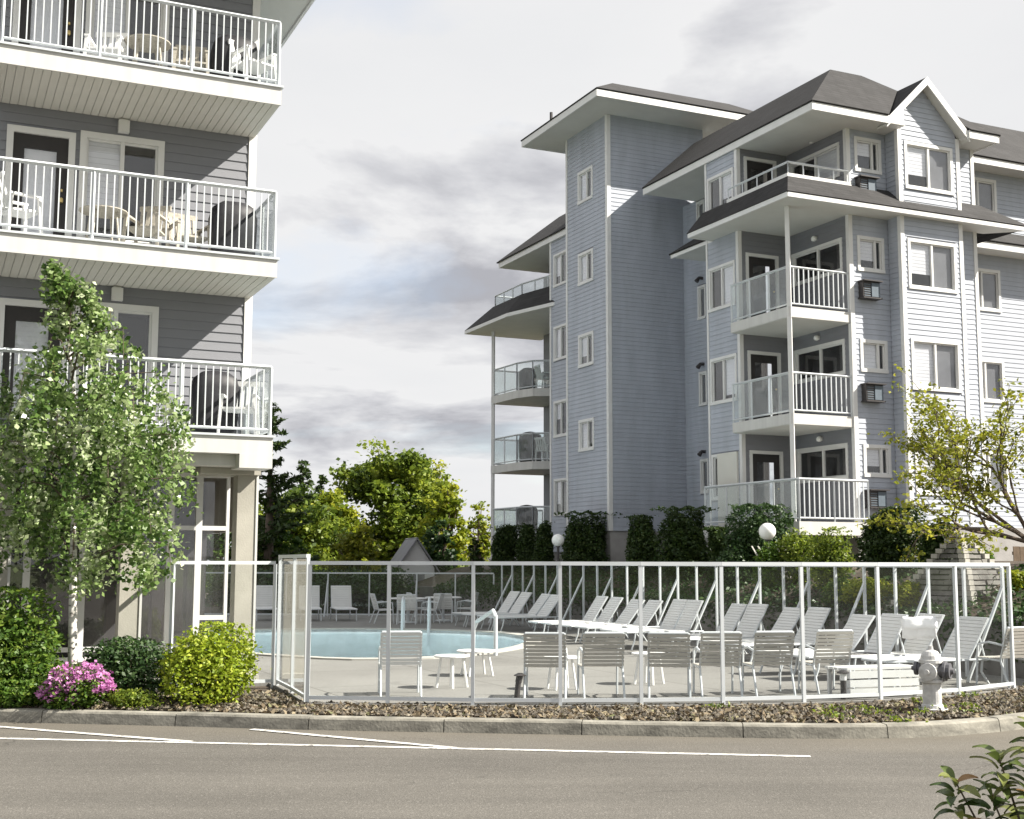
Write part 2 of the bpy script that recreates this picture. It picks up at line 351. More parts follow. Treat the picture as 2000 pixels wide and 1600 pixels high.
def blob_points(n, rad, bumps=7, shell=.55, seed=0, flat=.0):
    """points in a lumpy ellipsoid, denser near the surface"""
    g = np.random.default_rng(seed)
    d = g.normal(size=(n, 3)); d /= np.linalg.norm(d, axis=1)[:, None]
    k = g.normal(size=(bumps, 3)); k /= np.linalg.norm(k, axis=1)[:, None]; amp = g.uniform(.08, .36, bumps)
    lum = 1 + sum(a*np.maximum(0, d@q)**4 for a, q in zip(amp, k)) - .08
    fine = 1 + .06*np.sin(d[:, 0]*13+d[:, 1]*9) + .06*np.sin(d[:, 2]*15+d[:, 0]*7)
    r = (shell + (1-shell)*g.uniform(0, 1, n)**.5)*lum*fine
    sp = g.uniform(size=n) < .07; r[sp] *= g.uniform(1.02, 1.16, sp.sum())
    return d*r[:, None]*np.asarray(rad), d

# ================================================================== SETTING
def catmull(pts, step):
    P = [Vector((*p, 0)) for p in pts]; out = []
    for i in range(len(P)-1):
        p0 = P[max(i-1, 0)]; p1 = P[i]; p2 = P[i+1]; p3 = P[min(i+2, len(P)-1)]
        m = max(2, int((p2-p1).length/step))
        for k in range(m):
            t = k/m; out.append(.5*((2*p1)+(p2-p0)*t+(2*p0-5*p1+4*p2-p3)*t*t+(3*p1-p0-3*p2+p3)*t**3))
    out.append(P[-1]); return out
CURB = catmull([(-60,23.5),(-30,19.2),(-14,17.1),(-9,16.45),(-6.29,16.05),(-4.31,15.74),(-2.39,15.38),(0,15.08),(2.0,14.84),(3.4,14.72),(4.5,14.80),(5.35,15.14),(6.2,15.68),(7.5,16.8),(9.0,18.8),(10.6,22),(11.8,27),(12.4,40),(12.6,90)], .25)
def offset_line(L, d):
    o = []
    for i, p in enumerate(L):
        t = (L[min(i+1, len(L)-1)]-L[max(i-1, 0)]).normalized(); o.append(p + Vector((-t.y, t.x, 0))*d)
    return o
CB = offset_line(CURB, .19)
# soil island behind the curb
def poly_sheet(name, loops, z, mat, kind='structure'):
    bm = bmesh.new(); ed = []
    for lp in loops:
        vs = [bm.verts.new((p[0], p[1], z)) for p in lp]
        for i in range(len(vs)): ed.append(bm.edges.new((vs[i], vs[(i+1) % len(vs)])))
    bmesh.ops.triangle_fill(bm, use_beauty=True, use_dissolve=False, edges=ed)
    for f in bm.faces:
        if f.normal.z < 0: f.normal_flip()
    me = bpy.data.meshes.new(name); bm.to_mesh(me); bm.free(); me.materials.append(MATS[mat])
    o = link(name, me); o['kind'] = kind; return o
def pool_loop(grow=0, n=56):
    # kidney shaped outline
    out = []
    ctrl = [(-9.2,30.5),(-7.8,33.6),(-5.0,34.9),(-2.4,34.6),(-.5,33.3),(.35,31.0),(.15,28.2),(-.6,26.0),(-1.6,24.6),(-3.0,24.2),(-4.6,25.2),(-6.2,26.6),(-8.2,28.0)]
    P = catmull(ctrl+[ctrl[0]], .5); c = Vector((-4.3, 30, 0))
    for p in P[:-1]:
        d = (p-c); out.append(p + d.normalized()*grow)
    return [(p.x, p.y) for p in out]
g = poly_sheet('ground', [[(-900,-900),(900,-900),(900,900),(-900,900)], pool_loop(.06)], -.03, 'ground_green')
poly_sheet('road', [[(-90,-40),(90,-40),(90,95),(-90,95)], pool_loop(.05)], 0, 'asphalt')
poly_sheet('planting_bed', [[(p.x, p.y) for p in CB] + [(-60, 90)], pool_loop(.04)], .125, 'soil')
# curb stones
curb = empty('curb'); curb['kind'] = 'structure'
acc = 0; seg = []; k = 0; seglen = 1.55
vis = [i for i in range(len(CURB)) if -16 < CURB[i].x < 11.9 and CURB[i].y < 27]
i = vis[0]
while i < vis[-1]-6:
    j = i; d = 0
    while d < seglen and j < vis[-1]: d += (CURB[j+1]-CURB[j]).length; j += 1
    mb = MB(); jit = random.uniform(-.006, .006)
    F = []
    for q in range(i, j+1):
        p, bk = CURB[q], CB[q]
        if q in (i, j):   # open joint
            tdir = (CURB[min(q+1, len(CURB)-1)]-CURB[q-1]).normalized()*(.006 if q == i else -.006); p = p+tdir; bk = bk+tdir
        o_ = (bk-p).normalized()
        F.append([(p.x, p.y, -.02), ((p+o_*.025).x, (p+o_*.025).y, .128+jit), ((p+o_*.045).x, (p+o_*.045).y, .15+jit), (bk.x, bk.y, .155+jit), (bk.x, bk.y, -.02)])
    b0 = 0
    for q in F: mb.v += q
    for q in range(len(F)-1):
        for w in range(4): mb.f.append((q*5+w, q*5+w+1, (q+1)*5+w+1, (q+1)*5+w))
    mb.f.append((0,1,2,3,4)); e = (len(F)-1)*5; mb.f.append((e+4,e+3,e+2,e+1,e))
    mb.build('curb_stone', 'curb_concrete', curb); i = j
# painted lines
def paint_line(pts, w, label):
    a, b = Vector((*pts[0], 0)), Vector((*pts[1], 0)); t = (b-a).normalized(); n = Vector((-t.y, t.x, 0))*w/2
    m = max(2, int((b-a).length/.12)); mb = MB(); g = random.Random(3)
    L = []; Rr = []
    for i in range(m+1):
        p = a+(b-a)*i/m; L.append(p+n*(1+g.uniform(-.07, .07))); Rr.append(p-n*(1+g.uniform(-.07, .07)))
    for i in range(m): mb.quad((*Rr[i].xy, .005), (*Rr[i+1].xy, .005), (*L[i+1].xy, .005), (*L[i].xy, .005))
    o = mb.build('road_marking', 'road_paint'); o['kind'] = 'structure'; return o
paint_line([(-12, 15.45), (3.05, 13.37)], .10, '')
o = paint_line([(-7.0, 16.0), (-3.5, 14.32)], .10, ''); o.location.z = .004
o = paint_line([(-3.05, 15.38), (-.6, 13.89)], .10, ''); o.location.z = .004

# ------------------------------------------------------------------ pool deck
FENCE = [(-2.62,16.77),(-1.58,16.66),(-.49,16.54),(.62,16.50),(1.65,16.56),(2.71,16.70),(3.80,16.95),(4.90,17.31),(6.18,18.0),(7.30,18.95)]
RF0, RF1 = Vector((7.6, 20.0, 0)), Vector((-.3, 40.0, 0)); RFd = (RF1-RF0).normalized(); RFn = Vector((RFd.y, -RFd.x, 0))
if RFn.x < 0: RFn = -RFn
DZ = .17
front = [(x, y-.10) for x, y in FENCE]
deck_out = [(-3.62,19.45)] + front + [tuple((RF0+RFn*.55+RFd*-.6).xy), tuple((RF1+RFn*.55).xy), (-1.6,45), (-30,45), (-30,26), (-9.2,20.5), (-8.4,17.2)]
deck = poly_sheet('pool_deck', [deck_out, pool_loop(.0)], DZ, 'deck_concrete')
ed = MB()
for i in range(len(deck_out)):
    a, b = deck_out[i], deck_out[(i+1) % len(deck_out)]; ed.quad((*a, .0), (*b, .0), (*b, DZ-.001), (*a, DZ-.001))
ed.build('deck_edge', 'deck_concrete', deck)
pl = pool_loop(0)
w = poly_sheet('pool_water', [pl], .06, 'pool_water')
mb = MB()
for i in range(len(pl)):
    a, b = pl[i], pl[(i+1) % len(pl)]; mb.quad((*a, -1.0), (*b, -1.0), (*b, DZ-.002), (*a, DZ-.002))
pw = mb.build('pool_basin', 'pool_wall'); pw['kind'] = 'structure'
pb = poly_sheet('pool_floor', [pl], -1.0, 'pool_wall'); 
mb = MB(); po = pool_loop(.32)
for i in range(len(pl)):
    a, b, c, d = pl[i], pl[(i+1) % len(pl)], po[(i+1) % len(pl)], po[i]
    mb.quad((*a, DZ+.03), (*b, DZ+.03), (*c, DZ+.03), (*d, DZ+.03)); mb.quad((*a, DZ-.06), (*b, DZ-.06), (*b, DZ+.03), (*a, DZ+.03)); mb.quad((*d, DZ-.01), (*c, DZ-.01), (*c, DZ+.03), (*d, DZ+.03))
cp = mb.build('pool_coping', 'pool_coping'); cp['kind'] = 'structure'

# ------------------------------------------------------------------ terrace behind the pool
def along(t, off, z): p = RF0 + RFd*t + RFn*off; return (p.x, p.y, z)
mb = MB(); rows = [(.60, 1.0), (1.6, 1.35), (2.8, 1.75), (5, 2.02), (40, 2.05)]
ts = np.linspace(-3.5, 34, 26)
for i in range(len(ts)-1):
    for j in range(len(rows)-1):
        mb.quad(along(ts[i], *rows[j]), along(ts[i], *rows[j+1]), along(ts[i+1], *rows[j+1]), along(ts[i+1], *rows[j]))
te = mb.build('terrace', 'soil', smooth=True); te['kind'] = 'structure'
mb = MB()
p = [along(-3.6, .58, 0), along(34, .58, 0), along(34, .85, 0), along(-3.6, .85, 0)]
mb.hexa([(x, y, 0) for x, y, z in p]+[(x, y, 1.06) for x, y, z in p])
tag(mb.build('retaining_wall', 'retaining'), 'low dark concrete retaining wall behind the row of loungers', 'wall')
def on_offset(px, off):
    # point on the line parallel to the rear fence that shows at this photo column
    best = None
    for t in np.linspace(-4, 30, 1400):
        p = RF0+RFd*t+RFn*off; x = 1000+2500*p.x/(p.y*.993)
        if best is None or abs(x-px) < best[0]: best = (abs(x-px), p)
    return best[1]
def terrace_z(off): return float(np.interp(off, [r[0] for r in rows], [r[1] for r in rows]))

# ================================================================== BUILDING KIT
class Plane:
    """wall plane: P(s, z, n); n = outwards"""
    def __init__(s, kind, c): s.kind = kind; s.c = c
    def P(s, a, z, n):
        if s.kind == 'v': return (a, s.c-n, z)      # faces -v (towards the street)
        return (s.c-n, a, z)                        # 'u': faces -u (towards the pool)
def pbox(mb, pl, s0, s1, z0, z1, n0, n1):
    return mb.hexa([pl.P(s0,z0,n0), pl.P(s1,z0,n0), pl.P(s1,z0,n1), pl.P(s0,z0,n1), pl.P(s0,z1,n0), pl.P(s1,z1,n0), pl.P(s1,z1,n1), pl.P(s0,z1,n1)])
def wall_panel(b, pl, s0, s1, z0, z1, holes, th=.12, top=None):
    mb = MB(); cuts = sorted({s0, s1, *[h for x in holes for h in (x[0], x[1]) if s0 < h < s1]})
    for a, c in zip(cuts[:-1], cuts[1:]):
        m = (a+c)/2; zs = sorted([(h[2], h[3]) for h in holes if h[0] < m < h[1]]); z = z0
        for h0, h1 in zs:
            if h0 > z+.01: pbox(mb, pl, a, c, z, h0, -th, 0)
            z = max(z, h1)
        if z < z1-.01: pbox(mb, pl, a, c, z, z1, -th, 0)
    return mb.build('wall', 'wall_backing', b)
_bm = {}
def board_mesh(mat, h):
    key = (mat, h)
    if key not in _bm:
        mb = MB(); mb.hexa([(0,.002,0),(1,.002,0),(1,-.020,0),(0,-.020,0),(0,.002,h+.012),(1,.002,h+.012),(1,-.004,h+.012),(0,-.004,h+.012)])
        _bm[key] = mb.mesh('siding_board', mat)
    return _bm[key]
def siding(b, pl, s0, s1, z0, z1, holes, mat, h=.139, single=False, lims=None, parent=None):
    mb = MB(); z = z0
    while z < z1-.02:
        hh = min(h, z1-z); a0, a1 = (s0, s1) if lims is None else lims(z+hh*.5)
        iv = [(a0, a1)] if a1-a0 > .05 else []
        for x in holes:
            if x[2] < z+hh*.5 < x[3]:
                nv = []
                for p, q in iv:
                    if x[0] > p+.03: nv.append((p, min(q, x[0])))
                    if x[1] < q-.03: nv.append((max(p, x[1]), q))
                iv = [(p, q) for p, q in nv if q-p > .02]
        for p, q in iv:
            if single and pl.kind == 'v':
                o = link('siding_board', board_mesh(mat, h), parent or b); o.location = (p, pl.c-.001, z); o.scale = (q-p, 1, hh/h)
            else:
                mb.hexa([pl.P(p,z,-.002), pl.P(q,z,-.002), pl.P(q,z,.018), pl.P(p,z,.018), pl.P(p,z+hh+.01,-.002), pl.P(q,z+hh+.01,-.002), pl.P(q,z+hh+.01,.004), pl.P(p,z+hh+.01,.004)])
        z += h
    if mb.v: mb.build('siding', mat, parent or b, kind='stuff')
def window(b, pl, s0, s1, z0, z1, style='bd', split=.5, trim=.09, name='window', label=None):
    """frame (part) > pane, blind, interior. style letters give what is behind each sash: b blind, d dark, s screen"""
    mb = MB(); n1 = .038
    pbox(mb, pl, s0, s1, z1-trim, z1, -.06, n1); pbox(mb, pl, s0, s1, z0, z0+trim, -.06, n1+.012)
    pbox(mb, pl, s0, s0+trim, z0+trim, z1-trim, -.06, n1-.003); pbox(mb, pl, s1-trim, s1, z0+trim, z1-trim, -.06, n1-.003)
    a, c = s0+trim, s1-trim; lo, hi = z0+trim, z1-trim; edges = [a]
    if len(style) == 2: edges.append(a+(c-a)*split)
    edges.append(c)
    for e in edges[1:-1]: pbox(mb, pl, e-.03, e+.03, lo, hi, -.05, .012)
    for e0, e1 in zip(edges[:-1], edges[1:]):   # sash
        for q in ((e0, e0+.035), (e1-.035, e1)): pbox(mb, pl, q[0], q[1], lo, hi, -.055, -.01)
        pbox(mb, pl, e0+.035, e1-.035, lo, lo+.035, -.055, -.012); pbox(mb, pl, e0+.035, e1-.035, hi-.035, hi, -.055, -.012)
    w = mb.build(name, 'white_trim', b)
    if label: w['label'] = label
    for (e0, e1), ch in zip(zip(edges[:-1], edges[1:]), style):
        pbox(MB(), pl, 0, 0, 0, 0, 0, 0)
        q = MB(); pbox(q, pl, e0+.03, e1-.03, lo+.03, hi-.03, -.040, -.034); q.build('pane', 'window_glass', w)
        if ch in 'bs':
            q = MB()
            if ch == 'b':
                bl = lo+(hi-lo)*random.choice((0, 0, 0, .12, .3, .5)); m = max(3, int((hi-bl)/.09))
                for k in range(m):
                    za = bl+(hi-bl)*k/m; zb = bl+(hi-bl)*(k+.97)/m
                    q.hexa([pl.P(e0+.005,za,-.070), pl.P(e1-.005,za,-.070), pl.P(e1-.005,za,-.063), pl.P(e0+.005,za,-.063), pl.P(e0+.005,zb,-.074), pl.P(e1-.005,zb,-.074), pl.P(e1-.005,zb,-.067), pl.P(e0+.005,zb,-.067)])
                q.build('blind', 'blind_white', w)
            else:
                pbox(q, pl, e0+.01, e1-.01, lo, hi, -.075, -.07); q.build('screen', 'screen_grey', w)
    q = MB(); d = -.55
    q.quad(pl.P(a,lo,d), pl.P(c,lo,d), pl.P(c,hi,d), pl.P(a,hi,d))
    for (p1, p2) in (((a,lo),(c,lo)),((c,lo),(c,hi)),((c,hi),(a,hi)),((a,hi),(a,lo))):
        q.quad(pl.P(*p1,-.06), pl.P(*p2,-.06), pl.P(*p2,d), pl.P(*p1,d))
    q.build('room', 'interior_dark', w)
    return w
def vtrim(b, u0, u1, v0, v1, z0, z1, name='corner_trim', mat='white_trim'):
    return MB().box(u0, u1, v0, v1, z0, z1).build(name, mat, b)
def roof_planes(b, polys, mat='shingles', th=.05, name='roof'):
    mb = MB()
    for p in polys:
        n = (Vector(p[1])-Vector(p[0])).cross(Vector(p[2])-Vector(p[0])).normalized()
        if n.z < 0: p = p[::-1]; n = -n
        q = [tuple(Vector(x)-n*th) for x in p]; k = len(p); bb = len(mb.v); mb.v += list(p)+q
        mb.f.append(tuple(range(bb, bb+k))); mb.f.append(tuple(bb+2*k-1-i for i in range(k)))
        for i in range(k):
            j = (i+1) % k; mb.f.append((bb+i, bb+j, bb+k+j, bb+k+i))
    return mb.build(name, mat, b)
def glass_rail(b, pts, z, h=1.05, posts=None, mat='white_metal', name='railing', base=.06):
    """posts, top rail and bottom rail in one part, panes as sub-parts; pts in building uv"""
    mb = MB(); pts = [Vector((p[0], p[1], 0)) for p in pts]; panes = []
    for a, c in zip(pts[:-1], pts[1:]):
        L = (c-a).length; n = max(1, round(L/.95))
        mb.bar((*a.xy, z+h), (*c.xy, z+h), .05); mb.bar((*a.xy, z+base+.02), (*c.xy, z+base+.02), .035)
        for i in range(n+1):
            p = a+(c-a)*i/n; mb.bar((*p.xy, z), (*p.xy, z+h-.02), .042)
        for i in range(n):
            p, q = a+(c-a)*(i+.04)/n, a+(c-a)*(i+.96)/n; panes.append((p, q))
    r = mb.build(name, mat, b)
    for p, q in panes:
        t = (q-p).normalized(); n = Vector((-t.y, t.x, 0))*.004; k = MB()
        k.hexa([(*(p-n).xy, z+base+.05), (*(q-n).xy, z+base+.05), (*(q+n).xy, z+base+.05), (*(p+n).xy, z+base+.05), (*(p-n).xy, z+h-.03), (*(q-n).xy, z+h-.03), (*(q+n).xy, z+h-.03), (*(p+n).xy, z+h-.03)])
        k.build('glass_pane', 'rail_glass', r)
    return r
_bal = {}
def baluster_rail(b, a, c, z, h=1.05, sp=.107, w=.02, post_sp=1.35, mat='white_metal'):
    a, c = Vector((*a, 0)), Vector((*c, 0)); L = (c-a).length; mb = MB()
    mb.bar((*a.xy, z+h), (*c.xy, z+h), .044); mb.bar((*a.xy, z+.09), (*c.xy, z+.09), .03)
    n = max(1, round(L/post_sp))
    for i in range(n+1):
        p = a+(c-a)*i/n; mb.bar((*p.xy, z), (*p.xy, z+h-.02), .036)
    r = mb.build('railing', mat, b); key = (w, h)
    if key not in _bal: _bal[key] = MB().box(-w/2, w/2, -w/2, w/2, .09, h-.02).mesh('baluster', mat)
    m = int(L/sp)
    for i in range(1, m):
        p = a+(c-a)*i/m; o = link('baluster', _bal[key], r); o.location = (p.x, p.y, z)
    return r
def wall_lamp(b, pl, s, z, w=.16, h=.2):
    mb = MB(); pbox(mb, pl, s-w/2, s+w/2, z-h/2, z+h/2, .0, .12); pbox(mb, pl, s-w*.35, s+w*.35, z+h/2, z+h/2+.03, .0, .08); return mb.build('wall_lamp', 'white_trim', b)
def ac_unit(b, pl, s0, s1, z0, z1):
    mb = MB(); pbox(mb, pl, s0, s1, z0, z1, .0, .20)
    m = mb.build('air_conditioner', 'dark_frame', b)
    q = MB(); pbox(q, pl, s0-.04, s1+.04, z1, z1+.03, .0, .30); q.build('hood', 'dark_frame', m); q = MB(); pbox(q, pl, s0-.03, s1+.03, z0-.035, z0, .0, .26); q.build('bracket', 'dark_frame', m)
    c = s0+(s1-s0)*.48; q = MB(); pbox(q, pl, c, s1-.02, z0+.02, z1-.03, .20, .225); q.build('front_panel', 'ac_teal', m)
    q = MB()
    for i in range(6):
        za = z0+.03+(z1-z0-.06)*i/6; pbox(q, pl, s0+.03, c-.03, za, za+.022, .20, .212)
    q.build('louvre', 'ac_teal', m)

# ================================================================== RIGHT BUILDING (behind the pool)
BR = empty('apartment_building', (7.064, 32.148, 0), ANG, 'blue grey four storey apartment building with stair tower behind the pool', 'building')
F = [2.99, 5.74, 8.49, 11.24]; Z0 = 2.95
TU, TV0, TV1 = -.6, 8.41, 11.25
# --- foundations
fm = MB()
fm.box(.34, 2.1, 2.64, 4.1, 1.0, Z0-.0045); fm.box(2.24, 3.0, 4.1, 8.3, 1.0, Z0-.002); fm.box(2.04, 22, .04, 8.3, 1.0, Z0-.003); fm.box(TU+.04, 3, TV0+.04, TV1-.04, 1.0, Z0-.004); fm.box(3.36, 5.34, -.46, .1, 1.0, Z0-.005)
fm.box(1.64, 10, TV1-.1, 19.6, .5, Z0-.006); fm.build('foundation', 'foundation', BR)
# --- stair tower
plTL, plTR = Plane('u', TU), Plane('v', TV0)
th = [(9.36, 10.40, z0, z1) for z0, z1 in ((13.74, 14.83), (11.0, 12.07), (8.27, 9.36), (5.53, 6.56))]
wall_panel(BR, plTL, TV0+.12, TV1, Z0, 16.35, th); siding(BR, plTL, TV0+.09, TV1-.09, Z0, 16.3, th, 'siding_blue')
for h in th: window(BR, plTL, *h, style='db', split=.42)
wall_panel(BR, plTR, TU, 3.0, Z0, 16.35, []); siding(BR, plTR, TU+.09, 3.0, Z0, 16.3, [], 'siding_blue')
vtrim(BR, TU-.032, TU+.10, TV0-.032, TV0+.10, Z0, 16.3); vtrim(BR, TU-.03, TU+.08, TV1-.08, TV1+.03, Z0, 16.3)
MB().box(TU+.12, 3.0, TV1-.12, TV1, Z0, 16.35).build('wall', 'siding_blue', BR)
# tower roof
e0, e1, f0, f1, ze = TU-1.1, 5.3, TV0-1.37, TV1+1.2, 16.2
MB().box(e0+.03, e1, f0+.03, f1-.03, ze+.02, ze+.05).build('soffit', 'soffit_grey', BR)
fa = MB(); fa.box(e0-.02, e0+.03, f0-.02, f1+.02, ze, ze+.24); fa.box(e0+.03, e1, f0-.02, f0+.03, ze, ze+.24); fa.box(e0+.03, e1, f1-.03, f1+.02, ze, ze+.24); fa.build('fascia', 'white_trim', BR)
t0, t1, g0, g1, zt = -.45, 4.0, TV0-.1, TV1-.1, 17.25; zb = ze+.25; k = .05
roof_planes(BR, [[(e0-k,f0-k,zb),(e1,f0-k,zb),(t1,g0,zt),(t0,g0,zt)], [(e0-k,f1+k,zb),(e0-k,f0-k,zb),(t0,g0,zt),(t0,g1,zt)], [(e1,f1+k,zb),(e0-k,f1+k,zb),(t0,g1,zt),(t1,g1,zt)], [(e1,f0-k,zb),(e1,f1+k,zb),(t1,g1,zt),(t1,g0,zt)], [(t0,g0,zt),(t1,g0,zt),(t1,g1,zt),(t0,g1,zt)]])
MB().tube([(e0+.2, TV0+2.2, zb+.1), (e0+.2, TV0+2.2, zb+.42)], .05, 8).build('roof_vent', 'dark_frame', BR)
# --- far wall between bump and tower, bump wall, balcony recess
plA, plBm, plW = Plane('u', 2.2), Plane('u', .3), Plane('u', 2.0)
plD, plV0, plBay, plWing = Plane('v', 2.6), Plane('v', 0.0), Plane('v', -.5), Plane('v', 2.0)
ZT = 13.5
ha = [(7.12, 7.58, f+1.12, f+2.2) for f in F]
wall_panel(BR, plA, 4.15, 8.4, Z0, ZT, ha); siding(BR, plA, 4.15, 8.4, Z0, ZT, ha, 'siding_blue')
for h in ha: window(BR, plA, *h, style='s', trim=.07)
for f in F[:]: 
    m = MB(); m.tube([plA.P(7.3, f+2.42, 0), plA.P(7.3, f+2.42, .16)], .05, 8); m.tube([plA.P(7.3, f+2.42, .15), plA.P(7.3, f+2.30, .24)], [.05, .075], 8); m.build('wall_lamp', 'dark_frame', BR)
hb = [(2.75, 4.06, F[0]+.72, F[0]+2.0), (2.75, 4.06, F[1]+.65, F[1]+1.97), (2.75, 4.06, F[2]+.57, F[2]+1.84), (2.75, 4.06, F[3]+.6, F[3]+1.74)]
wall_panel(BR, plBm, 2.72, 4.15, Z0, ZT, hb); siding(BR, plBm, 2.7, 4.10, Z0, ZT, hb, 'siding_blue')
for h in hb: window(BR, plBm, *h, style='bd', split=.52, trim=.08)
MB().box(.3, 2.2, 4.03, 4.15, Z0, ZT).build('wall', 'siding_blue', BR)
vtrim(BR, .268, .38, 4.10, 4.18, Z0, ZT); vtrim(BR, .27, .39, 2.57, 2.69, Z0, ZT)
hd = [(.52, 1.62, f+.02, f+2.03) for f in F]
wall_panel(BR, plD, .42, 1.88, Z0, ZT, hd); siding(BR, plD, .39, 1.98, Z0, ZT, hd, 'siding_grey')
for i, f in enumerate(F):
    q = MB(); pbox(q, plD, .52, .61, f+.02, f+2.03, -.05, .04); pbox(q, plD, 1.53, 1.62, f+.02, f+2.03, -.05, .04); pbox(q, plD, .61, 1.53, f+1.94, f+2.03, -.05, .042)
    fr = q.build('door_frame', 'white_trim', BR)
    q = MB(); pbox(q, plD, .61, .78, f+.02, f+1.94, -.05, -.015); pbox(q, plD, 1.36, 1.53, f+.02, f+1.94, -.05, -.015); pbox(q, plD, .78, 1.36, f+1.72, f+1.94, -.05, -.016); pbox(q, plD, .78, 1.36, f+.02, f+.3, -.05, -.016)
    dr = q.build('door', 'door_dark', BR)
    q = MB(); pbox(q, plD, .78, 1.36, f+.3, f+1.72, -.04, -.034); q.build('pane', 'window_glass', dr)
    q = MB(); pbox(q, plD, .63, 1.5, f+.05, f+1.9, -.5, -.45); q.build('room', 'interior_dark', dr)
    q = MB(); q.lathe([(.0,-.03),(.03,-.02),(.03,.02),(.0,.03)], plD.P(1.45, f+1.0, .02), 8); q.build('handle', 'brass', dr)
hw = [(.27, 2.45, F[0]+1.15, F[0]+2.10), (.27, 2.45, F[1]+1.15, F[1]+2.1), (.27, 2.45, F[2]+1.15, F[2]+2.08), (.27, 2.45, F[3]+1.0, F[3]+1.95)]
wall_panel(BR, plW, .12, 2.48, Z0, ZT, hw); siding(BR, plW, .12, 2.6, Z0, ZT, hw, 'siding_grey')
for i, h in enumerate(hw): window(BR, plW, *h, style='dd' if i < 2 else ('dd' if i == 2 else 'bd'), split=.48)
for f in F:
    m = MB(); c = plW.P(1.35, f+2.28, .09); m.lathe([(.02,-.07),(.07,-.05),(.085,.0),(.06,.06),(.02,.08)], c, 10); pbox(m, plW, 1.30, 1.40, f+2.24, f+2.34, 0, .06); m.build('wall_lamp', 'globe', BR, smooth=True)
# --- street facing walls
hv = [(2.24, 3.14, f+a, f+c) for f, a, c in ((F[0],1.2,2.05),(F[1],1.2,2.07),(F[2],1.14,2.1),(F[3],1.1,2.06))]
wall_panel(BR, plV0, 2.0, 6.4, Z0, ZT, hv+[(3.42, 5.28, Z0+.1, ZT-.1)]); siding(BR, plV0, 2.1, 3.3, Z0, ZT, hv, 'siding_blue')
siding(BR, plV0, 5.42, 6.3, Z0, ZT, [], 'siding_blue')
for h in hv: window(BR, plV0, *h, style='bd', split=.72)
for f, z in ((F[0], .42), (F[1], .43), (F[2], .41), (F[3], .47)): ac_unit(BR, plV0, 2.25, 2.80, f+z, f+z+.42)
vtrim(BR, 1.962, 2.09, -.034, .09, Z0, ZT); vtrim(BR, 6.31, 6.43, -.034, .09, Z0, ZT)
for f in F[:]:
    pass
# downspout beside the bay
m = MB(); m.tube([(5.62, -.06, ZT-.2), (5.62, -.06, Z0)], .04, 8)
for z in np.arange(3.5, 13, .9): m.box(5.56, 5.68, -.075, 0, z, z+.03)
m.build('downspout', 'white_trim', BR)
# bay
hy = [(3.50, 5.18, f+a, f+c) for f, a, c in ((F[0],.74,2.12),(F[1],.74,2.12),(F[2],.68,2.05),(F[3],.65,1.97))]
APX, APZ = 4.1, 14.82
def gable_lims(z):
    if z < 13.55: return (3.40, 5.30)
    k = (z-13.55)/(APZ-13.55); return (max(3.40, 2.78+(APX-2.78)*k), min(5.30, 5.42-(5.42-APX)*k))
wall_panel(BR, plBay, 3.42, 5.28, Z0, 13.55, hy); siding(BR, plBay, 3.42, 5.28, Z0, 14.75, hy, 'siding_blue', single=True, lims=gable_lims)
MB().hexa([(3.3,-.38,13.5),(5.4,-.38,13.5),(5.4,-.48,13.5),(3.3,-.48,13.5),(APX-.02,-.38,APZ-.1),(APX+.02,-.38,APZ-.1),(APX+.02,-.48,APZ-.1),(APX-.02,-.48,APZ-.1)]).build('gable_wall', 'wall_backing', BR)
for h in hy: window(BR, plBay, *h, style='bs', split=.5)
for u in (3.3, 5.4):
    vtrim(BR, u-.03 if u < 4 else u-.10, u+.10 if u < 4 else u+.03, -.534, -.41, Z0, 13.5)
plBs = Plane('u', 3.3); wall_panel(BR, plBs, -.40, -.01, Z0, ZT, []); siding(BR, plBs, -.41, -.03, Z0, ZT, [], 'siding_blue')
MB().box(5.3, 5.4, -.45, -.0, Z0, ZT).build('wall', 'siding_blue', BR)
MB().box(3.27, 5.43, -.545, -.40, F[3]+.12, F[3]+.26).build('sill_board', 'white_trim', BR)
# wing to the right
hg = [(8.19, 9.30, f+a, f+c) for f, a, c in ((F[0],.96,2.26),(F[1],.96,2.26),(F[2],.96,2.25),(F[3],1.04,2.3))]
wall_panel(BR, plWing, 6.4, 22, Z0, 13.85, hg); siding(BR, plWing, 6.4, 20, Z0, 13.85, hg, 'siding_blue')
for h in hg: window(BR, plWing, *h, style='bs', split=.32)
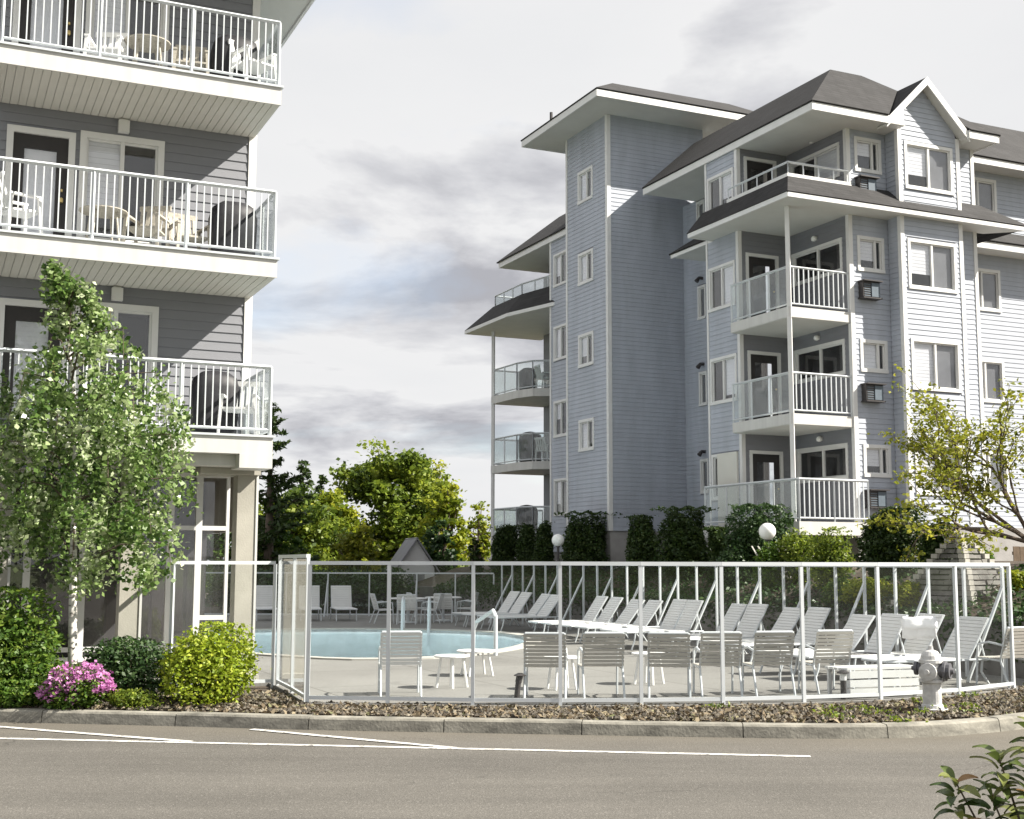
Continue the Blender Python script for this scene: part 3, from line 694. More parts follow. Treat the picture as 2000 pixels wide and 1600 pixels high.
# --- main hip roof with flat crown
e0, f0, e1, f1, ze = .25, -.85, 6.52, 7.6, 13.45
MB().prism([(e0+.02,f0+.02),(3.28,f0+.02),(3.28,-.45),(5.42,-.45),(5.42,f0+.02),(e1-.02,f0+.02),(e1-.02,f1),(e0+.02,f1)], ze+.03, ze+.06).build('soffit', 'soffit_grey', BR)
fa = MB(); fa.box(e0-.03, e0+.02, f0-.03, f1, ze, ze+.22); fa.box(e0+.02, 2.72, f0-.03, f0+.02, ze, ze+.22); fa.build('fascia', 'white_trim', BR); fa = MB(); fa.box(5.48, e1-.02, f0-.03, f0+.02, ze, ze+.22); fa.box(e1-.02, e1+.03, f0-.03, 1.3, ze, ze+.22); fa.build('fascia', 'white_trim', BR)
zb = ze+.23; k = .07; zt = 15.4
roof_planes(BR, [[(e0-k,f1,zb),(e0-k,f0-k,zb),(2.13,.73,zt),(2.13,f1,zt)], [(e0-k,f0-k,zb),(2.68,f0-k,zb),(APX-.02,.31,14.96),(3.2,.73,zt),(2.13,.73,zt)], [(5.52,f0-k,zb),(e1+k,f0-k,zb),(APX+.02,.31,14.955)], [(e1+k,f0-k,zb),(e1+k,f1,zb),(3.2,f1,zt),(3.2,.73,zt)], [(2.13,.73,zt),(3.2,.73,zt),(3.2,f1,zt),(2.13,f1,zt)]])
MB().quad((e0,f1,zb-.1),(e1,f1,zb-.1),(3.2,f1,zt-.05),(2.13,f1,zt-.05)).build('gable_end', 'siding_blue', BR)
# bay gable roof
vg0, vg1 = -.80, 1.6; zl = 13.55
roof_planes(BR, [[(2.72,vg0,zl+.04),(APX,vg0,APZ+.14),(APX,vg1,APZ+.14),(2.72,vg1,zl+.04)], [(APX,vg0,APZ+.14),(5.48,vg0,zl+.04),(5.48,vg1,zl+.04),(APX,vg1,APZ+.14)]], name='gable_roof', th=.06)
q = MB()
for s in (-1, 1):
    x0 = APX+s*1.43; q.hexa([(x0,vg0-.04,zl-.19),(x0,vg0+.0,zl-.19),(APX,vg0+.0,APZ-.08),(APX,vg0-.04,APZ-.08),(x0,vg0-.04,zl+.04),(x0,vg0+.0,zl+.04),(APX,vg0+.0,APZ+.15),(APX,vg0-.04,APZ+.15)])
q.build('barge_board', 'white_trim', BR)
q = MB()
for s in (-1, 1):
    x0 = APX+s*1.45; q.hexa([(x0,vg0,zl-.16),(x0,-.48,zl-.16),(APX,-.48,APZ+.02),(APX,vg0,APZ+.02),(x0,vg0,zl-.10),(x0,-.48,zl-.10),(APX,-.48,APZ+.07),(APX,vg0,APZ+.07)])
q.build('soffit', 'soffit_grey', BR)
for x0, x1 in ((2.70, 3.27), (5.50, 5.43)):
    zr = zl+.0+abs(x1-x0)*.97
    MB().hexa([(x0,vg0+.0,13.47),(x1,vg0+.0,13.47),(x1,-.55,13.47),(x0,-.55,13.47),(x0,vg0+.0,13.52),(x1,vg0+.0,zr),(x1,-.55,zr),(x0,-.55,13.52)]).build('eave_return', 'white_trim', BR)
# wing roof
MB().box(6.5, 22, 1.32, 2.0, 13.74, 13.77).build('soffit', 'soffit_grey', BR)
MB().box(6.6, 22, 1.27, 1.32, 13.70, 13.92).build('fascia', 'white_trim', BR)
roof_planes(BR, [[(6.3,1.22,13.93),(22,1.22,13.93),(22,4.2,16.3),(5.0,4.2,16.3)], [(5.0,4.2,16.3),(22,4.2,16.3),(22,8.5,13.9),(5.0,8.5,13.9)]])
MB().box(6.6, 22, 1.27, 1.32, 11.15, 11.38).build('fascia', 'white_trim', BR); MB().box(6.5, 22, 1.32, 2.0, 11.18, 11.21).build('soffit', 'soffit_grey', BR)
roof_planes(BR, [[(6.4,1.22,11.39),(22,1.22,11.39),(22,2.0,11.95),(6.4,2.0,11.95)]], name='skirt_roof')
# --- skirt roof between third and fourth floor
sz = 11.1; su, sv, sv1, sr = -.5, -.75, 3.8, 7.6
poly = [(su, sv), (sr, sv), (sr-.9, .0), (2.0, .0), (2.0, 2.6), (.3, 2.6), (.3, sv1), (su, sv1)]
MB().prism(poly, sz+.02, sz+.05).build('soffit', 'soffit_grey', BR)
MB().prism([(.33, sv1+.001), (2.2, sv1+.001), (2.2, 6.1), (.33, 6.1)], sz+.021, sz+.051).build('soffit', 'soffit_grey', BR)
fa = MB(); fa.box(su-.05, su, sv-.05, sv1+.05, sz, sz+.13); fa.box(su, sr, sv-.05, sv, sz, sz+.13); fa.box(su, .3, sv1, sv1+.05, sz, sz+.13); fa.build('fascia', 'white_trim', BR); MB().box(.28, .33, sv1+.06, 6.1, sz-.01, sz+.12).build('fascia', 'white_trim', BR)
zb = sz+.14; zt = 11.90; k = .07; iu, iv = -.02, -.12
roof_planes(BR, [[(su-k,sv1+k,zb),(su-k,sv-k,zb),(iu,iv,zt),(iu,sv1+k,zt)], [(su-k,sv-k,zb),(sr+k,sv-k,zb),(sr-1.0,-.01,zt+.02),(2.0,iv,zt),(iu,iv,zt)], [(.24,6.15,zb-.01),(.24,sv1+.1,zb-.01),(2.18,sv1+.1,zt+.55),(2.18,6.15,zt+.55)], [(su-k,sv1+k,zb),(iu,sv1+k,zt),(.28,sv1+k,zt),(.28,sv1+k,zb)], [(sr+k,sv-k,zb),(sr+k,2.0,zb),(sr-1.0,2.0,zt+.4),(sr-1.0,-.01,zt+.02)]], name='skirt_roof')
# fourth floor balcony: deck, parapet cap, low railing
MB().box(.02, 2.0, -.08, 2.6, F[3]-.03, F[3]).build('balcony_deck', 'soffit_grey', BR)
q = MB(); q.box(-.06, .06, -.16, 2.6, zt-.04, zt+.05); q.box(.06, 2.0, -.16, -.04, zt-.04, zt+.05); q.build('parapet_cap', 'white_trim', BR)
q = MB()
for a, c in (((0,-.1),(0,2.6)), ((0,-.1),(1.95,-.1))):
    a, c = Vector((*a,0)), Vector((*c,0)); q.bar((*a.xy, zt+.36), (*c.xy, zt+.36), .045)
    for i in range(5): p = a+(c-a)*i/4; q.bar((*p.xy, zt+.05), (*p.xy, zt+.35), .03)
q.build('railing', 'white_metal', BR)
# --- corner balconies
for i, f in enumerate(F[:3]):
    q = MB()
    if i == 0: q.box(-.25, 2.0, -.55, 2.6, f-.33, f)
    else: q.box(0, 2.0, 0, 2.6, f-.27, f)
    s = q.build('balcony', 'fascia', BR)
    q = MB()
    if i: q.box(.02, 1.98, .02, 2.58, f-.285, f-.272); q.build('soffit', 'soffit_grey', s)
    if i == 0:
        glass_rail(BR, [(-.2, 3.7), (-.2, -.5)], f, 1.05); baluster_rail(BR, (-.2, -.5), (1.95, -.5), f, 1.05, sp=.15, w=.024, post_sp=1.1)
        MB().box(-.25, .3, 2.6, 3.75, f-.33, f).build('balcony', 'fascia', BR)
    else:
        glass_rail(BR, [(.05, 2.62), (.05, .05)], f, 1.05); baluster_rail(BR, (.05, .05), (1.95, .05), f, 1.05, sp=.15, w=.024, post_sp=1.9)
MB().bar((.05, .05, F[0]), (.05, .05, sz+.02), .11).build('corner_post', 'white_trim', BR)
# privacy screen on the ground balcony
MB().box(.22, .27, 2.75, 3.7, F[0]+.02, F[0]+2.0).build('privacy_panel', 'soffit', BR)
# --- far end with stacked balconies beyond the tower
plF1, plF2, plF3 = Plane('u', .3), Plane('u', 1.6), Plane('u', 2.6)
hf = [(12.95, 14.02, f+a, f+c) for f, a, c in ((F[0],.6,1.9),(F[1],.6,1.9),(F[2],.58,1.82),(F[3],.5,1.7))]
wall_panel(BR, plF1, 11.3, 14.3, Z0-.6, 13.5, hf); siding(BR, plF1, 11.3, 14.22, Z0-.6, 13.5, hf, 'siding_blue')
for h in hf: window(BR, plF1, *h, style='db', split=.5, trim=.08)
vtrim(BR, .268, .38, 14.22, 14.33, Z0-.6, 13.5)
MB().box(.3, 1.7, 14.2, 14.3, Z0-.6, 13.5).build('wall', 'siding_blue', BR)
hf2 = [(14.9, 16.3, f+.1, f+2.0) for f in F]
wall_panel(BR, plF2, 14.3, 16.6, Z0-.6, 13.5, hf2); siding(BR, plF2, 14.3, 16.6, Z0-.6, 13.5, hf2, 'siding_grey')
for h in hf2: window(BR, plF2, *h, style='bd', name='patio_door', split=.5)
MB().box(1.6, 2.7, 16.6, 16.7, Z0-.6, 13.5).build('wall', 'siding_grey', BR)
MB().box(2.6, 7, 16.6, 19.6, Z0-.6, 13.5).build('wall', 'siding_grey', BR)
farpoly = [(1.62, 16.2), (.75, 16.75), (.45, 17.6), (.36, 19.75), (2.65, 19.75), (2.65, 16.3)]
for i, f in enumerate(F[:3]):
    s = MB().prism(farpoly, f-.3, f).build('balcony', 'fascia', BR)
    glass_rail(BR, [(1.6, 16.25), (.78, 16.8), (.5, 17.62), (.42, 19.7), (2.6, 19.7)], f, 1.05)
MB().bar((.42, 19.68, 1.0), (.42, 19.68, sz), .11).build('corner_post', 'white_trim', BR)
fs = [(1.6, 13.0), (.25, 14.0), (-.4, 16.6), (-.4, 20.7), (3.0, 20.7), (3.0, 13.0)]
MB().prism(fs, sz, sz+.13).build('fascia', 'white_trim', BR)
top = [(1.6, 13.0), (.85, 14.4), (.36, 16.9), (.36, 19.6), (2.4, 19.6), (2.4, 13.0)]
roof_planes(BR, [[(*fs[i], sz+.14), (*fs[i+1], sz+.14), (*top[i+1], sz+.98), (*top[i], sz+.98)] for i in range(4)] + [[(*p, sz+.97) for p in top]], name='skirt_roof')
glass_rail(BR, [(.9, 14.6), (.42, 17.0), (.42, 19.5), (2.3, 19.5)], sz+.6, .80)
MB().box(.2, 6, 11.6, 18.7, 13.45, 13.67).build('fascia', 'white_trim', BR)
roof_planes(BR, [[(.13,18.77,13.68),(.13,11.6,13.68),(2.0,11.6,15.3),(2.0,17.0,15.3)], [(6,18.77,13.68),(.13,18.77,13.68),(2.0,17.0,15.3),(4.2,17.0,15.3)], [(2.0,11.6,15.3),(4.2,11.6,15.3),(4.2,17,15.3),(2,17,15.3)]])

# ================================================================== LEFT BUILDING
BL = empty('apartment_building', (-3.62, 19.30, 0), ANG, 'grey clapboard apartment building with deep white balconies beside the birch', 'building')
G = [3.85, 6.60, 9.35]; WL = 1.75; plL = Plane('v', WL); LEND = -5.3
doors, wins = [], []
for f in G:
    doors.append((-3.88, -2.86, f+.02, f+2.12)); wins.append((-2.79, -1.48, f+.35, f+2.18))
holes = doors+wins
wall_panel(BL, plL, LEND, -.0, 3.5, 12.0, holes)
siding(BL, plL, LEND, -.11, 3.55, 12.0, holes, 'siding_grey', h=.1535, single=True)
vtrim(BL, -.10, .03, WL-.034, WL+.10, 3.5, 11.9)
MB().box(-.10, .0, WL+.10, 14, 3.5, 12.0).build('wall', 'siding_grey', BL)
MB().box(LEND, -.1, 13.9, 14, 3.5, 12.0).build('wall', 'siding_grey', BL); MB().box(LEND, LEND+.1, WL+.12, 13.9, .17, 12.0).build('wall', 'siding_grey', BL)
for i, f in enumerate(G):
    h = doors[i]; q = MB()
    pbox(q, plL, h[0], h[0]+.10, h[2], h[3], -.05, .04); pbox(q, plL, h[1]-.10, h[1], h[2], h[3], -.05, .04); pbox(q, plL, h[0]+.10, h[1]-.10, h[3]-.10, h[3], -.05, .043)
    q.build('door_frame', 'white_trim', BL)
    a, c, zl, zh = h[0]+.10, h[1]-.10, h[2], h[3]-.10; q = MB()
    pbox(q, plL, a, a+.17, zl, zh, -.05, -.012); pbox(q, plL, c-.17, c, zl, zh, -.05, -.012); pbox(q, plL, a+.17, c-.17, zh-.22, zh, -.05, -.014); pbox(q, plL, a+.17, c-.17, zl, zl+.25, -.05, -.014)
    d = q.build('door', 'door_dark', BL)
    q = MB(); pbox(q, plL, a+.17, c-.17, zl+.25, zh-.22, -.04, -.034); q.build('pane', 'window_glass', d)
    q = MB(); m = 20
    for k in range(m):
        za = zl+.25+(zh-zl-.47)*k/m; pbox(q, plL, a+.17, c-.17, za, za+.075, -.08, -.075)
    q.build('blind', 'blind_white', d)
    q = MB(); q.lathe([(.0,-.05),(.03,-.035),(.034,0),(.03,.035),(.0,.05)], plL.P(c-.08, f+1.0, .03), 8); q.lathe([(.0,-.03),(.02,-.02),(.02,.02),(.0,.03)], plL.P(c-.08, f+1.16, .02), 8); q.build('handle', 'brass', d)
    q = MB(); pbox(q, plL, a, c, zl, zh, -.7, -.65); q.build('room', 'interior_dark', d)
    window(BL, plL, *wins[i], style='bd', split=.5, trim=.10)
    wall_lamp(BL, plL, -2.14, f+2.32, .17, .2)
# balconies
_sb = MB().hexa([(0,0,0),(.110,0,0),(.110,1.70,0),(0,1.70,0),(.0,0,.0145),(.110,0,.0145),(.110,1.70,.0145),(.0,1.70,.0145)]).mesh('soffit_board', 'soffit')
for i, f in enumerate(G):
    q = MB(); q.box(-4.12, 0, 0, WL-.002, f-.28, f-.02)
    s = q.build('balcony', 'fascia', BL)
    MB().box(-4.14, .03, -.03, WL-.003, f-.02, f+.012).build('deck_edge', 'grey_metal', s)
    if i:
        for k in range(34):
            o = link('soffit_board', _sb, s); o.location = (-4.10+k*.1205, .03, f-.295)
        MB().box(-4.12, 0, -.004, .026, f-.30, f-.27).build('drip_edge', 'fascia', s)
    baluster_rail(BL, (-4.08, .06), (-.04, .06), f+.012, 1.05, sp=.107, w=.018, post_sp=1.35)
    glass_rail(BL, [(-.04, .06), (-.04, WL-.05)], f+.012, 1.05)
    if i < 2: glass_rail(BL, [(-4.08, .06), (-4.08, WL-.05)], f+.012, 1.05)
# roof overhang
MB().box(LEND-.5, 1.03, .2, 15, 11.90, 11.94).build('soffit', 'soffit_grey', BL)
q = MB(); q.box(1.03, 1.08, .15, 15, 11.84, 12.12); q.box(LEND-.5, 1.03, .15, .2, 11.84, 12.12); q.build('fascia', 'white_trim', BL)
roof_planes(BL, [[(LEND-.5,.1,12.13),(1.13,.1,12.13),(1.13,8,15.5),(LEND-.5,8,15.5)], [(LEND-.5,15.2,12.13),(1.13,15.2,12.13),(1.13,8,15.5),(LEND-.5,8,15.5)]])
# ground floor: corner box, beams, columns, glazing
q = MB(); q.box(-.50, -.0, -.004, .55, 3.36, 3.572); q.box(-4.3, -.5, .25, .60, 3.40, 3.57); q.build('beam', 'fascia', BL)
MB().box(-.95, -.02, .62, 1.25, 3.30, 3.40).build('beam_cap', 'column_concrete', BL)
MB().box(-4.3, -.0, .6, WL+.1, 3.42, 3.57).build('ceiling_panel', 'soffit_grey', BL)
for u in (-.34, -2.05, -3.9):
    q = MB(); q.box(u, u+.30, .78, 1.10, DZ, 3.42); q.box(u-.02, u+.32, .76, 1.12, DZ, DZ+.16); c = q.build('column', 'column_concrete', BL)
    q = MB(); q.box(u+.29, u+.325, .765, 1.115, DZ+.16, 3.42); q.build('edge_strip', 'fascia', c)
plG = Plane('v', 1.6)
mull = [-.28, -.76, -1.2, -1.75, -2.5, -3.3, -4.1]
for a, c in zip(mull[1:], mull[:-1]):
    q = MB(); pbox(q, plG, a, a+.05, .45, 3.38, -.06, .02); pbox(q, plG, c-.05, c, .45, 3.38, -.06, .02)
    for z in (.45, 1.05 if c > -.6 else .6, 2.46, 3.30): pbox(q, plG, a+.05, c-.05, z, z+.07, -.06, .018)
    w = q.build('window', 'white_trim', BL)
    q = MB(); pbox(q, plG, a+.04, c-.04, .5, 3.33, -.03, -.022); q.build('pane', 'window_glass', w)
q = MB(); q.box(-4.4, -.1, 1.66, 1.76, .17, .46); q.build('sill_wall', 'column_concrete', BL)
q = MB(); q.box(-4.4, -.05, 4.5, 4.6, .17, 3.4); q.build('room', 'interior_dark', BL)
MB().box(-.10, -.0, 1.9, 14, 2.46, 3.495).build('wall', 'column_concrete', BL)
MB().box(-4.5, -.0, .5, 4.5, .171, .26).build('patio_step', 'column_concrete', BL)
MB().box(-4.4, -.05, 1.9, 4.5, .27, .29).build('room_floor', 'wood_brown', BL)

# ================================================================== GLASS FENCES
FH = 1.79
def fence(name, pts, label, h=FH, z=DZ, braces=(), pane='fence_glass', rail_w=.036, post_w=.044, bottom=True, glass=True, inner=None, mat='white_metal'):
    o = empty(name, (pts[0][0], pts[0][1], z), 0, label, 'fence'); ox, oy = pts[0]
    P = [Vector((x-ox, y-oy, 0)) for x, y in pts]
    for i, p in enumerate(P):
        w = post_w/2; d = (P[min(i+1, len(P)-1)]-P[max(i-1, 0)]).normalized(); a = math.atan2(d.y, d.x)
        m = MB(); m.box(-w, w, -w, w, -.06, h-.03).build('post', mat, o, loc=(p.x, p.y, 0), rz=a)
        if i in braces and inner is not None:
            n = Vector((*inner, 0))
            MB().bar((p.x, p.y, h*.82), (p.x+n.x*.75, p.y+n.y*.75, .0), .04).build('brace', mat, o)
    for a, b in zip(P[:-1], P[1:]):
        t = (b-a).normalized(); n = Vector((-t.y, t.x, 0))
        def rail(z0, z1, ww, nm):
            q = n*ww/2; e = t*.0
            MB().hexa([(*(a-q-e).xy,z0),(*(b-q+e).xy,z0),(*(b+q+e).xy,z0),(*(a+q-e).xy,z0),(*(a-q-e).xy,z1),(*(b-q+e).xy,z1),(*(b+q+e).xy,z1),(*(a+q-e).xy,z1)]).build(nm, mat, o)
        rail(h-.035, h+.013, rail_w+.02, 'top_rail')
        if bottom: rail(.04, .085, .035, 'bottom_rail')
        if glass:
            q = n*.004; a2, b2 = a+t*(post_w/2+.004), b-t*(post_w/2+.004); z0, z1 = .085, h-.047
            MB().hexa([(*(a2-q).xy,z0),(*(b2-q).xy,z0),(*(b2+q).xy,z0),(*(a2+q).xy,z0),(*(a2-q).xy,z1),(*(b2-q).xy,z1),(*(b2+q).xy,z1),(*(a2+q).xy,z1)]).build('glass_pane', pane, o)
    return o
fence('glass_fence', FENCE, 'white framed glass pool fence running along the planting strip by the road')
# gate return with a raised head
GT = [(-2.66, 16.86), (-3.02, 17.95), (-3.42, 19.05)]
fence('pool_gate', GT, 'white framed glass gate with raised head at the left end of the pool fence', h=FH+.09)['category'] = 'gate'
fence('glass_fence', [(-3.50, 19.10), (-4.85, 18.48), (-5.05, 19.3)], 'short white glass fence between the gate and the left building')
nb = int((RF1-RF0).length/.86)
rfp = [tuple((RF0+RFd*(i*.86)).xy) for i in range(nb+1)]
fence('glass_fence', rfp, 'long white post fence with slanted braces behind the row of loungers', h=FH-.03, braces=[i for i in range(nb+1) if i % 2 == 0], inner=(-RFn.x, -RFn.y), bottom=False, glass=False)
fence('glass_fence', [(-14, 43.6), (-11.5, 43.6), (-9, 43.6), (-7.6, 43.6), (-6.2, 43.6), (-4.8, 43.6), (-3.2, 43.6), (-1.9, 43.6), (-.6, 43.4)], 'distant white fence along the far edge of the pool deck', h=1.45, braces=[4, 6], inner=(0, -1))

# ================================================================== POOL FURNITURE
def lounger(rz, loc, label, ang=58, name='sun_lounger', group='loungers along the rear fence'):
    """x = towards the head end, length about 1.95 m"""
    o = empty(name, loc, rz, label, 'lounger', group); W = .31; H = .36; hx = .55
    m = MB()
    for y in (-W, W): m.tube([(-1.25, y, H), (hx, y, H)], .02, 6)
    m.tube([(-1.25, -W, H), (-1.25, W, H)], .02, 6); m.build('frame', 'white_metal', o)
    for x in (-1.05, hx-.1):
        for y in (-W, W): MB().tube([(x, y, H), (x-.03, y, H*.5), (x-.10 if x < 0 else x+.10, y, 0)], .018, 6).build('leg', 'white_metal', o)
    ca, sa = math.cos(R(ang)), math.sin(R(ang)); L = .72
    m = MB(); b0 = (hx-.35, H)
    m.tube([(b0[0], -W, H+.02), (b0[0]+ca*L, -W, H+sa*L), (b0[0]+ca*L, W, H+sa*L), (b0[0], W, H+.02)], .02, 6)
    m.tube([(b0[0]+ca*L*.6, -W+.04, H+sa*L*.6), (hx-.02, -W+.04, H)], .014, 5); m.tube([(b0[0]+ca*L*.6, W-.04, H+sa*L*.6), (hx-.02, W-.04, H)], .014, 5)
    bf = m.build('back_frame', 'white_metal', o)
    # sling straps
    m = MB(); k = 18
    for i in range(k):
        x0 = -1.22+(b0[0]+1.20)*i/k; x1 = x0+(b0[0]+1.20)/k*.9; m.box(x0, x1, -W-.01, W+.01, H+.012, H+.024)
    m.build('seat_straps', 'strap_white', o, kind='stuff')
    m = MB(); k = 12
    for i in range(k):
        t0, t1 = L*(i+.1)/k, L*(i+.97)/k; nx, nz = -sa*.022, ca*.022
        p = [(b0[0]+ca*t0, H+sa*t0), (b0[0]+ca*t1, H+sa*t1)]
        m.hexa([(p[0][0],-W-.01,p[0][1]),(p[1][0],-W-.01,p[1][1]),(p[1][0],W+.01,p[1][1]),(p[0][0],W+.01,p[0][1]),(p[0][0]+nx,-W-.01,p[0][1]+nz),(p[1][0]+nx,-W-.01,p[1][1]+nz),(p[1][0]+nx,W+.01,p[1][1]+nz),(p[0][0]+nx,W+.01,p[0][1]+nz)])
    m.build('back_straps', 'strap_white', bf, kind='stuff')
    return o
ORD = ['first', 'second', 'third', 'fourth', 'fifth', 'sixth', 'seventh', 'eighth', 'ninth', 'tenth', 'eleventh', 'twelfth', 'thirteenth', 'fourteenth', 'fifteenth', 'sixteenth', 'seventeenth', 'eighteenth']
heads = [1005, 1027, 1062, 1083, 1173, 1202, 1240, 1275, 1329, 1359, 1439, 1481, 1544, 1598, 1673, 1742, 1811, 1895]
rzl = math.atan2(RFn.y, RFn.x)
for i, px in enumerate(heads):
    off = -.55 if px not in (1673, 1742) else -1.1
    p = on_offset(px, off); q = p - RFn*.55
    lounger(rzl + random.uniform(-.08, .08), (q.x, q.y, DZ), f'white strap sun lounger {ORD[i]} from the left in the row by the rear fence', ang=56+random.uniform(-5, 6))
for px, py, nm in ((517, 1208, 'left'), (604, 1208, 'middle'), (668, 1208, 'right')):
    p = unproj(px, py, DZ); sc = 41/p.y; X, Y = p.x*sc, 41.0
    lounger(R(90)+random.uniform(-.1, .1)+R(12), (X, Y, DZ), f'white lounger facing the street across the far side of the pool, {nm} one of three', 72, group='loungers beyond the pool')
def armchair(rz, loc, label, mat='strap_tan', group='strap chairs inside the street fence'):
    """front of the chair looks along +y"""
    o = empty('strap_armchair', loc, rz, label, 'chair', group); W = .27
    for s in (-1, 1):
        MB().tube([(s*W, .30, .0), (s*W, .27, .38), (s*W, .25, .60), (s*W, .05, .64), (s*W, -.24, .60)], .017, 6).build('arm_and_leg', 'white_metal', o)
        MB().tube([(s*W, -.30, .0), (s*W, -.16, .38), (s*W*.96, -.30, .86)], .017, 6).build('rear_leg', 'white_metal', o)
    MB().tube([(-W*.96, -.30, .86), (W*.96, -.30, .86)], .017, 6).build('top_rail', 'white_metal', o)
    MB().tube([(-W, -.17, .38), (-W, .27, .40), (W, .27, .40), (W, -.17, .38)], .016, 6).build('seat_frame', 'white_metal', o)
    k = 9
    for i in range(k):
        t = (i+.5)/k; y = -.165-.135*t; z = .41+.44*t
        MB().hexa([(-W-.012,y-.012,z-.02),(W+.012,y-.012,z-.02),(W+.012,y+.0,z-.02),(-W-.012,y+.0,z-.02),(-W-.012,y-.024,z+.02),(W+.012,y-.024,z+.02),(W+.012,y-.012,z+.02),(-W-.012,y-.012,z+.02)]).build('back_strap', mat, o)
    for i in range(7):
        y = -.13+.4*i/7; MB().box(-W-.012, W+.012, y, y+.045, .405, .416).build('seat_strap', mat, o)
    return o
for i, (px, Y, rz) in enumerate(((1066, 17.45, -4), (1172, 17.6, 5), (1303, 17.55, -6), (1396, 17.75, 3), (1494, 17.95, 8), (1605, 18.3, 14))):
    armchair(R(rz), ((px-1000)/2500*Y*.998, Y, DZ), f'tan strap armchair, {ORD[i]} from the left in the row behind the street fence')
armchair(R(28), ((1948-1000)/2500*19.3, 19.3, DZ), 'tan strap armchair by the right end post of the street fence')
armchair(R(8), (-1.52, 17.75, DZ), 'lone white strap armchair seen from behind in front of the pool', 'strap_white')
def side_table(loc, label, r=.26, h=.46, mat='plastic_white', group=None, legs=4):
    o = empty('side_table', loc, random.uniform(0, 1), label, 'table', group)
    MB().lathe([(r*.95, h-.03), (r, h-.02), (r, h-.005), (r*.96, h)], n=20).build('tabletop', mat, o)
    for k in range(legs):
        t = 2*math.pi*(k+.5)/legs; MB().tube([(r*.6*math.cos(t), r*.6*math.sin(t), h-.03), (r*.85*math.cos(t), r*.85*math.sin(t), 0)], .02, 6).build('leg', mat, o)
    return o
side_table((-.86, 18.8, DZ), 'small round white side table near the lone armchair')
side_table((.72, 18.6, DZ), 'small round white side table between the first two tan armchairs')
side_table((2.05, 19.4, DZ), 'small round white side table behind the third tan armchair')
side_table((-.55, 20.8, DZ), 'low white side table on the open deck right of the pool edge', .33, .40)
# dining set beyond the pool
def dining(cx, cy, label, tl):
    t = empty('dining_table', (cx, cy, DZ), 0, tl, 'table', 'dining tables beyond the pool')
    MB().lathe([(.55, .70), (.57, .71), (.57, .735), (.54, .74)], n=24).build('tabletop', 'plastic_white', t); MB().lathe([(.28, 0), (.26, .03), (.05, .06), (.04, .70)], n=12).build('pedestal', 'white_metal', t)
for (px, Y, tl) in ((800, 39.0, 'round white dining table beyond the pool, left of two'), (868, 40.2, 'round white dining table beyond the pool, right of two')):
    cx = (px-1000)/2500*Y; dining(cx, Y, '', tl)
    for k, dx, dy, rz in ((0, -.75, -.35, 70), (1, .05, -.95, 0), (2, .75, -.2, -80)):
        armchair(R(180+180+rz*-1), (cx+dx, Y+dy, DZ), f'white strap chair at the {"left" if px == 800 else "right"} dining table beyond the pool, ' + ('on its left side', 'on its near side', 'on its right side')[k], 'strap_white', 'dining chairs beyond the pool')
# pool ladder rails
lad = empty('pool_ladder', (-2.55, 34.45, DZ), 0, 'pair of curved white handrails at the far edge of the pool', 'ladder')
for x in (-.35, .35):
    MB().tube([(x, .45, 0), (x, .45, .62), (x, .36, .80), (x, .18, .86), (x, 0, .78), (x, -.10, .55), (x, -.12, -.4)], .035, 8).build('handrail', 'white_metal', lad)
# pool step rail on the near right edge
lad = empty('pool_handrail', (-.55, 25.7, DZ), .5, 'single white handrail at the right near edge of the pool', 'handrail')
MB().tube([(0, -.5, 0), (0, -.5, .75), (0, -.4, .86), (0, .3, .62), (0, .45, .45), (0, .47, -.2)], .04, 8).build('rail', 'white_metal', lad)
# low plank bench inside the fence
bn = empty('plank_bench', (4.92, 17.75, DZ), R(20), 'low white plank bench inside the street fence behind the hydrant', 'bench')
for k in range(4): MB().box(-.62, .62, -.20+k*.105, -.11+k*.105, .37, .40).build('seat_slat', 'strap_white', bn)
for k in range(3): MB().box(-.60, .60, -.215, -.19, .03+k*.115, .125+k*.115).build('front_slat', 'strap_white', bn)
for x in (-.58, .54):
    for y in (-.185, .17): MB().box(x, x+.045, y, y+.045, 0, .37).build('leg', 'strap_white', bn)
# towel over a lounger back
tp = on_offset(1792, -1.05)
m = MB(); nx, ny = 12, 8; 
for j in range(ny+1):
    for i in range(nx+1):
        s = i/nx-.5; t = j/ny; zz = .98-.45*abs(t-.35)*1.2; yy = (t-.35)*.16
        m.v.append((s*.52+.01*math.sin(t*9), yy+.012*math.sin(s*11+t*3), zz+.008*math.sin(s*7)))
for j in range(ny):
    for i in range(nx): a = j*(nx+1)+i; m.f.append((a, a+1, a+nx+2, a+nx+1))
tw = m.build('towel', 'towel', smooth=True, loc=(tp.x, tp.y, DZ), rz=R(-10)); sd = tw.modifiers.new('thick', 'SOLIDIFY'); sd.thickness = .02
tag(tw, 'bright white towel draped over a lounger back above the hydrant', 'towel')

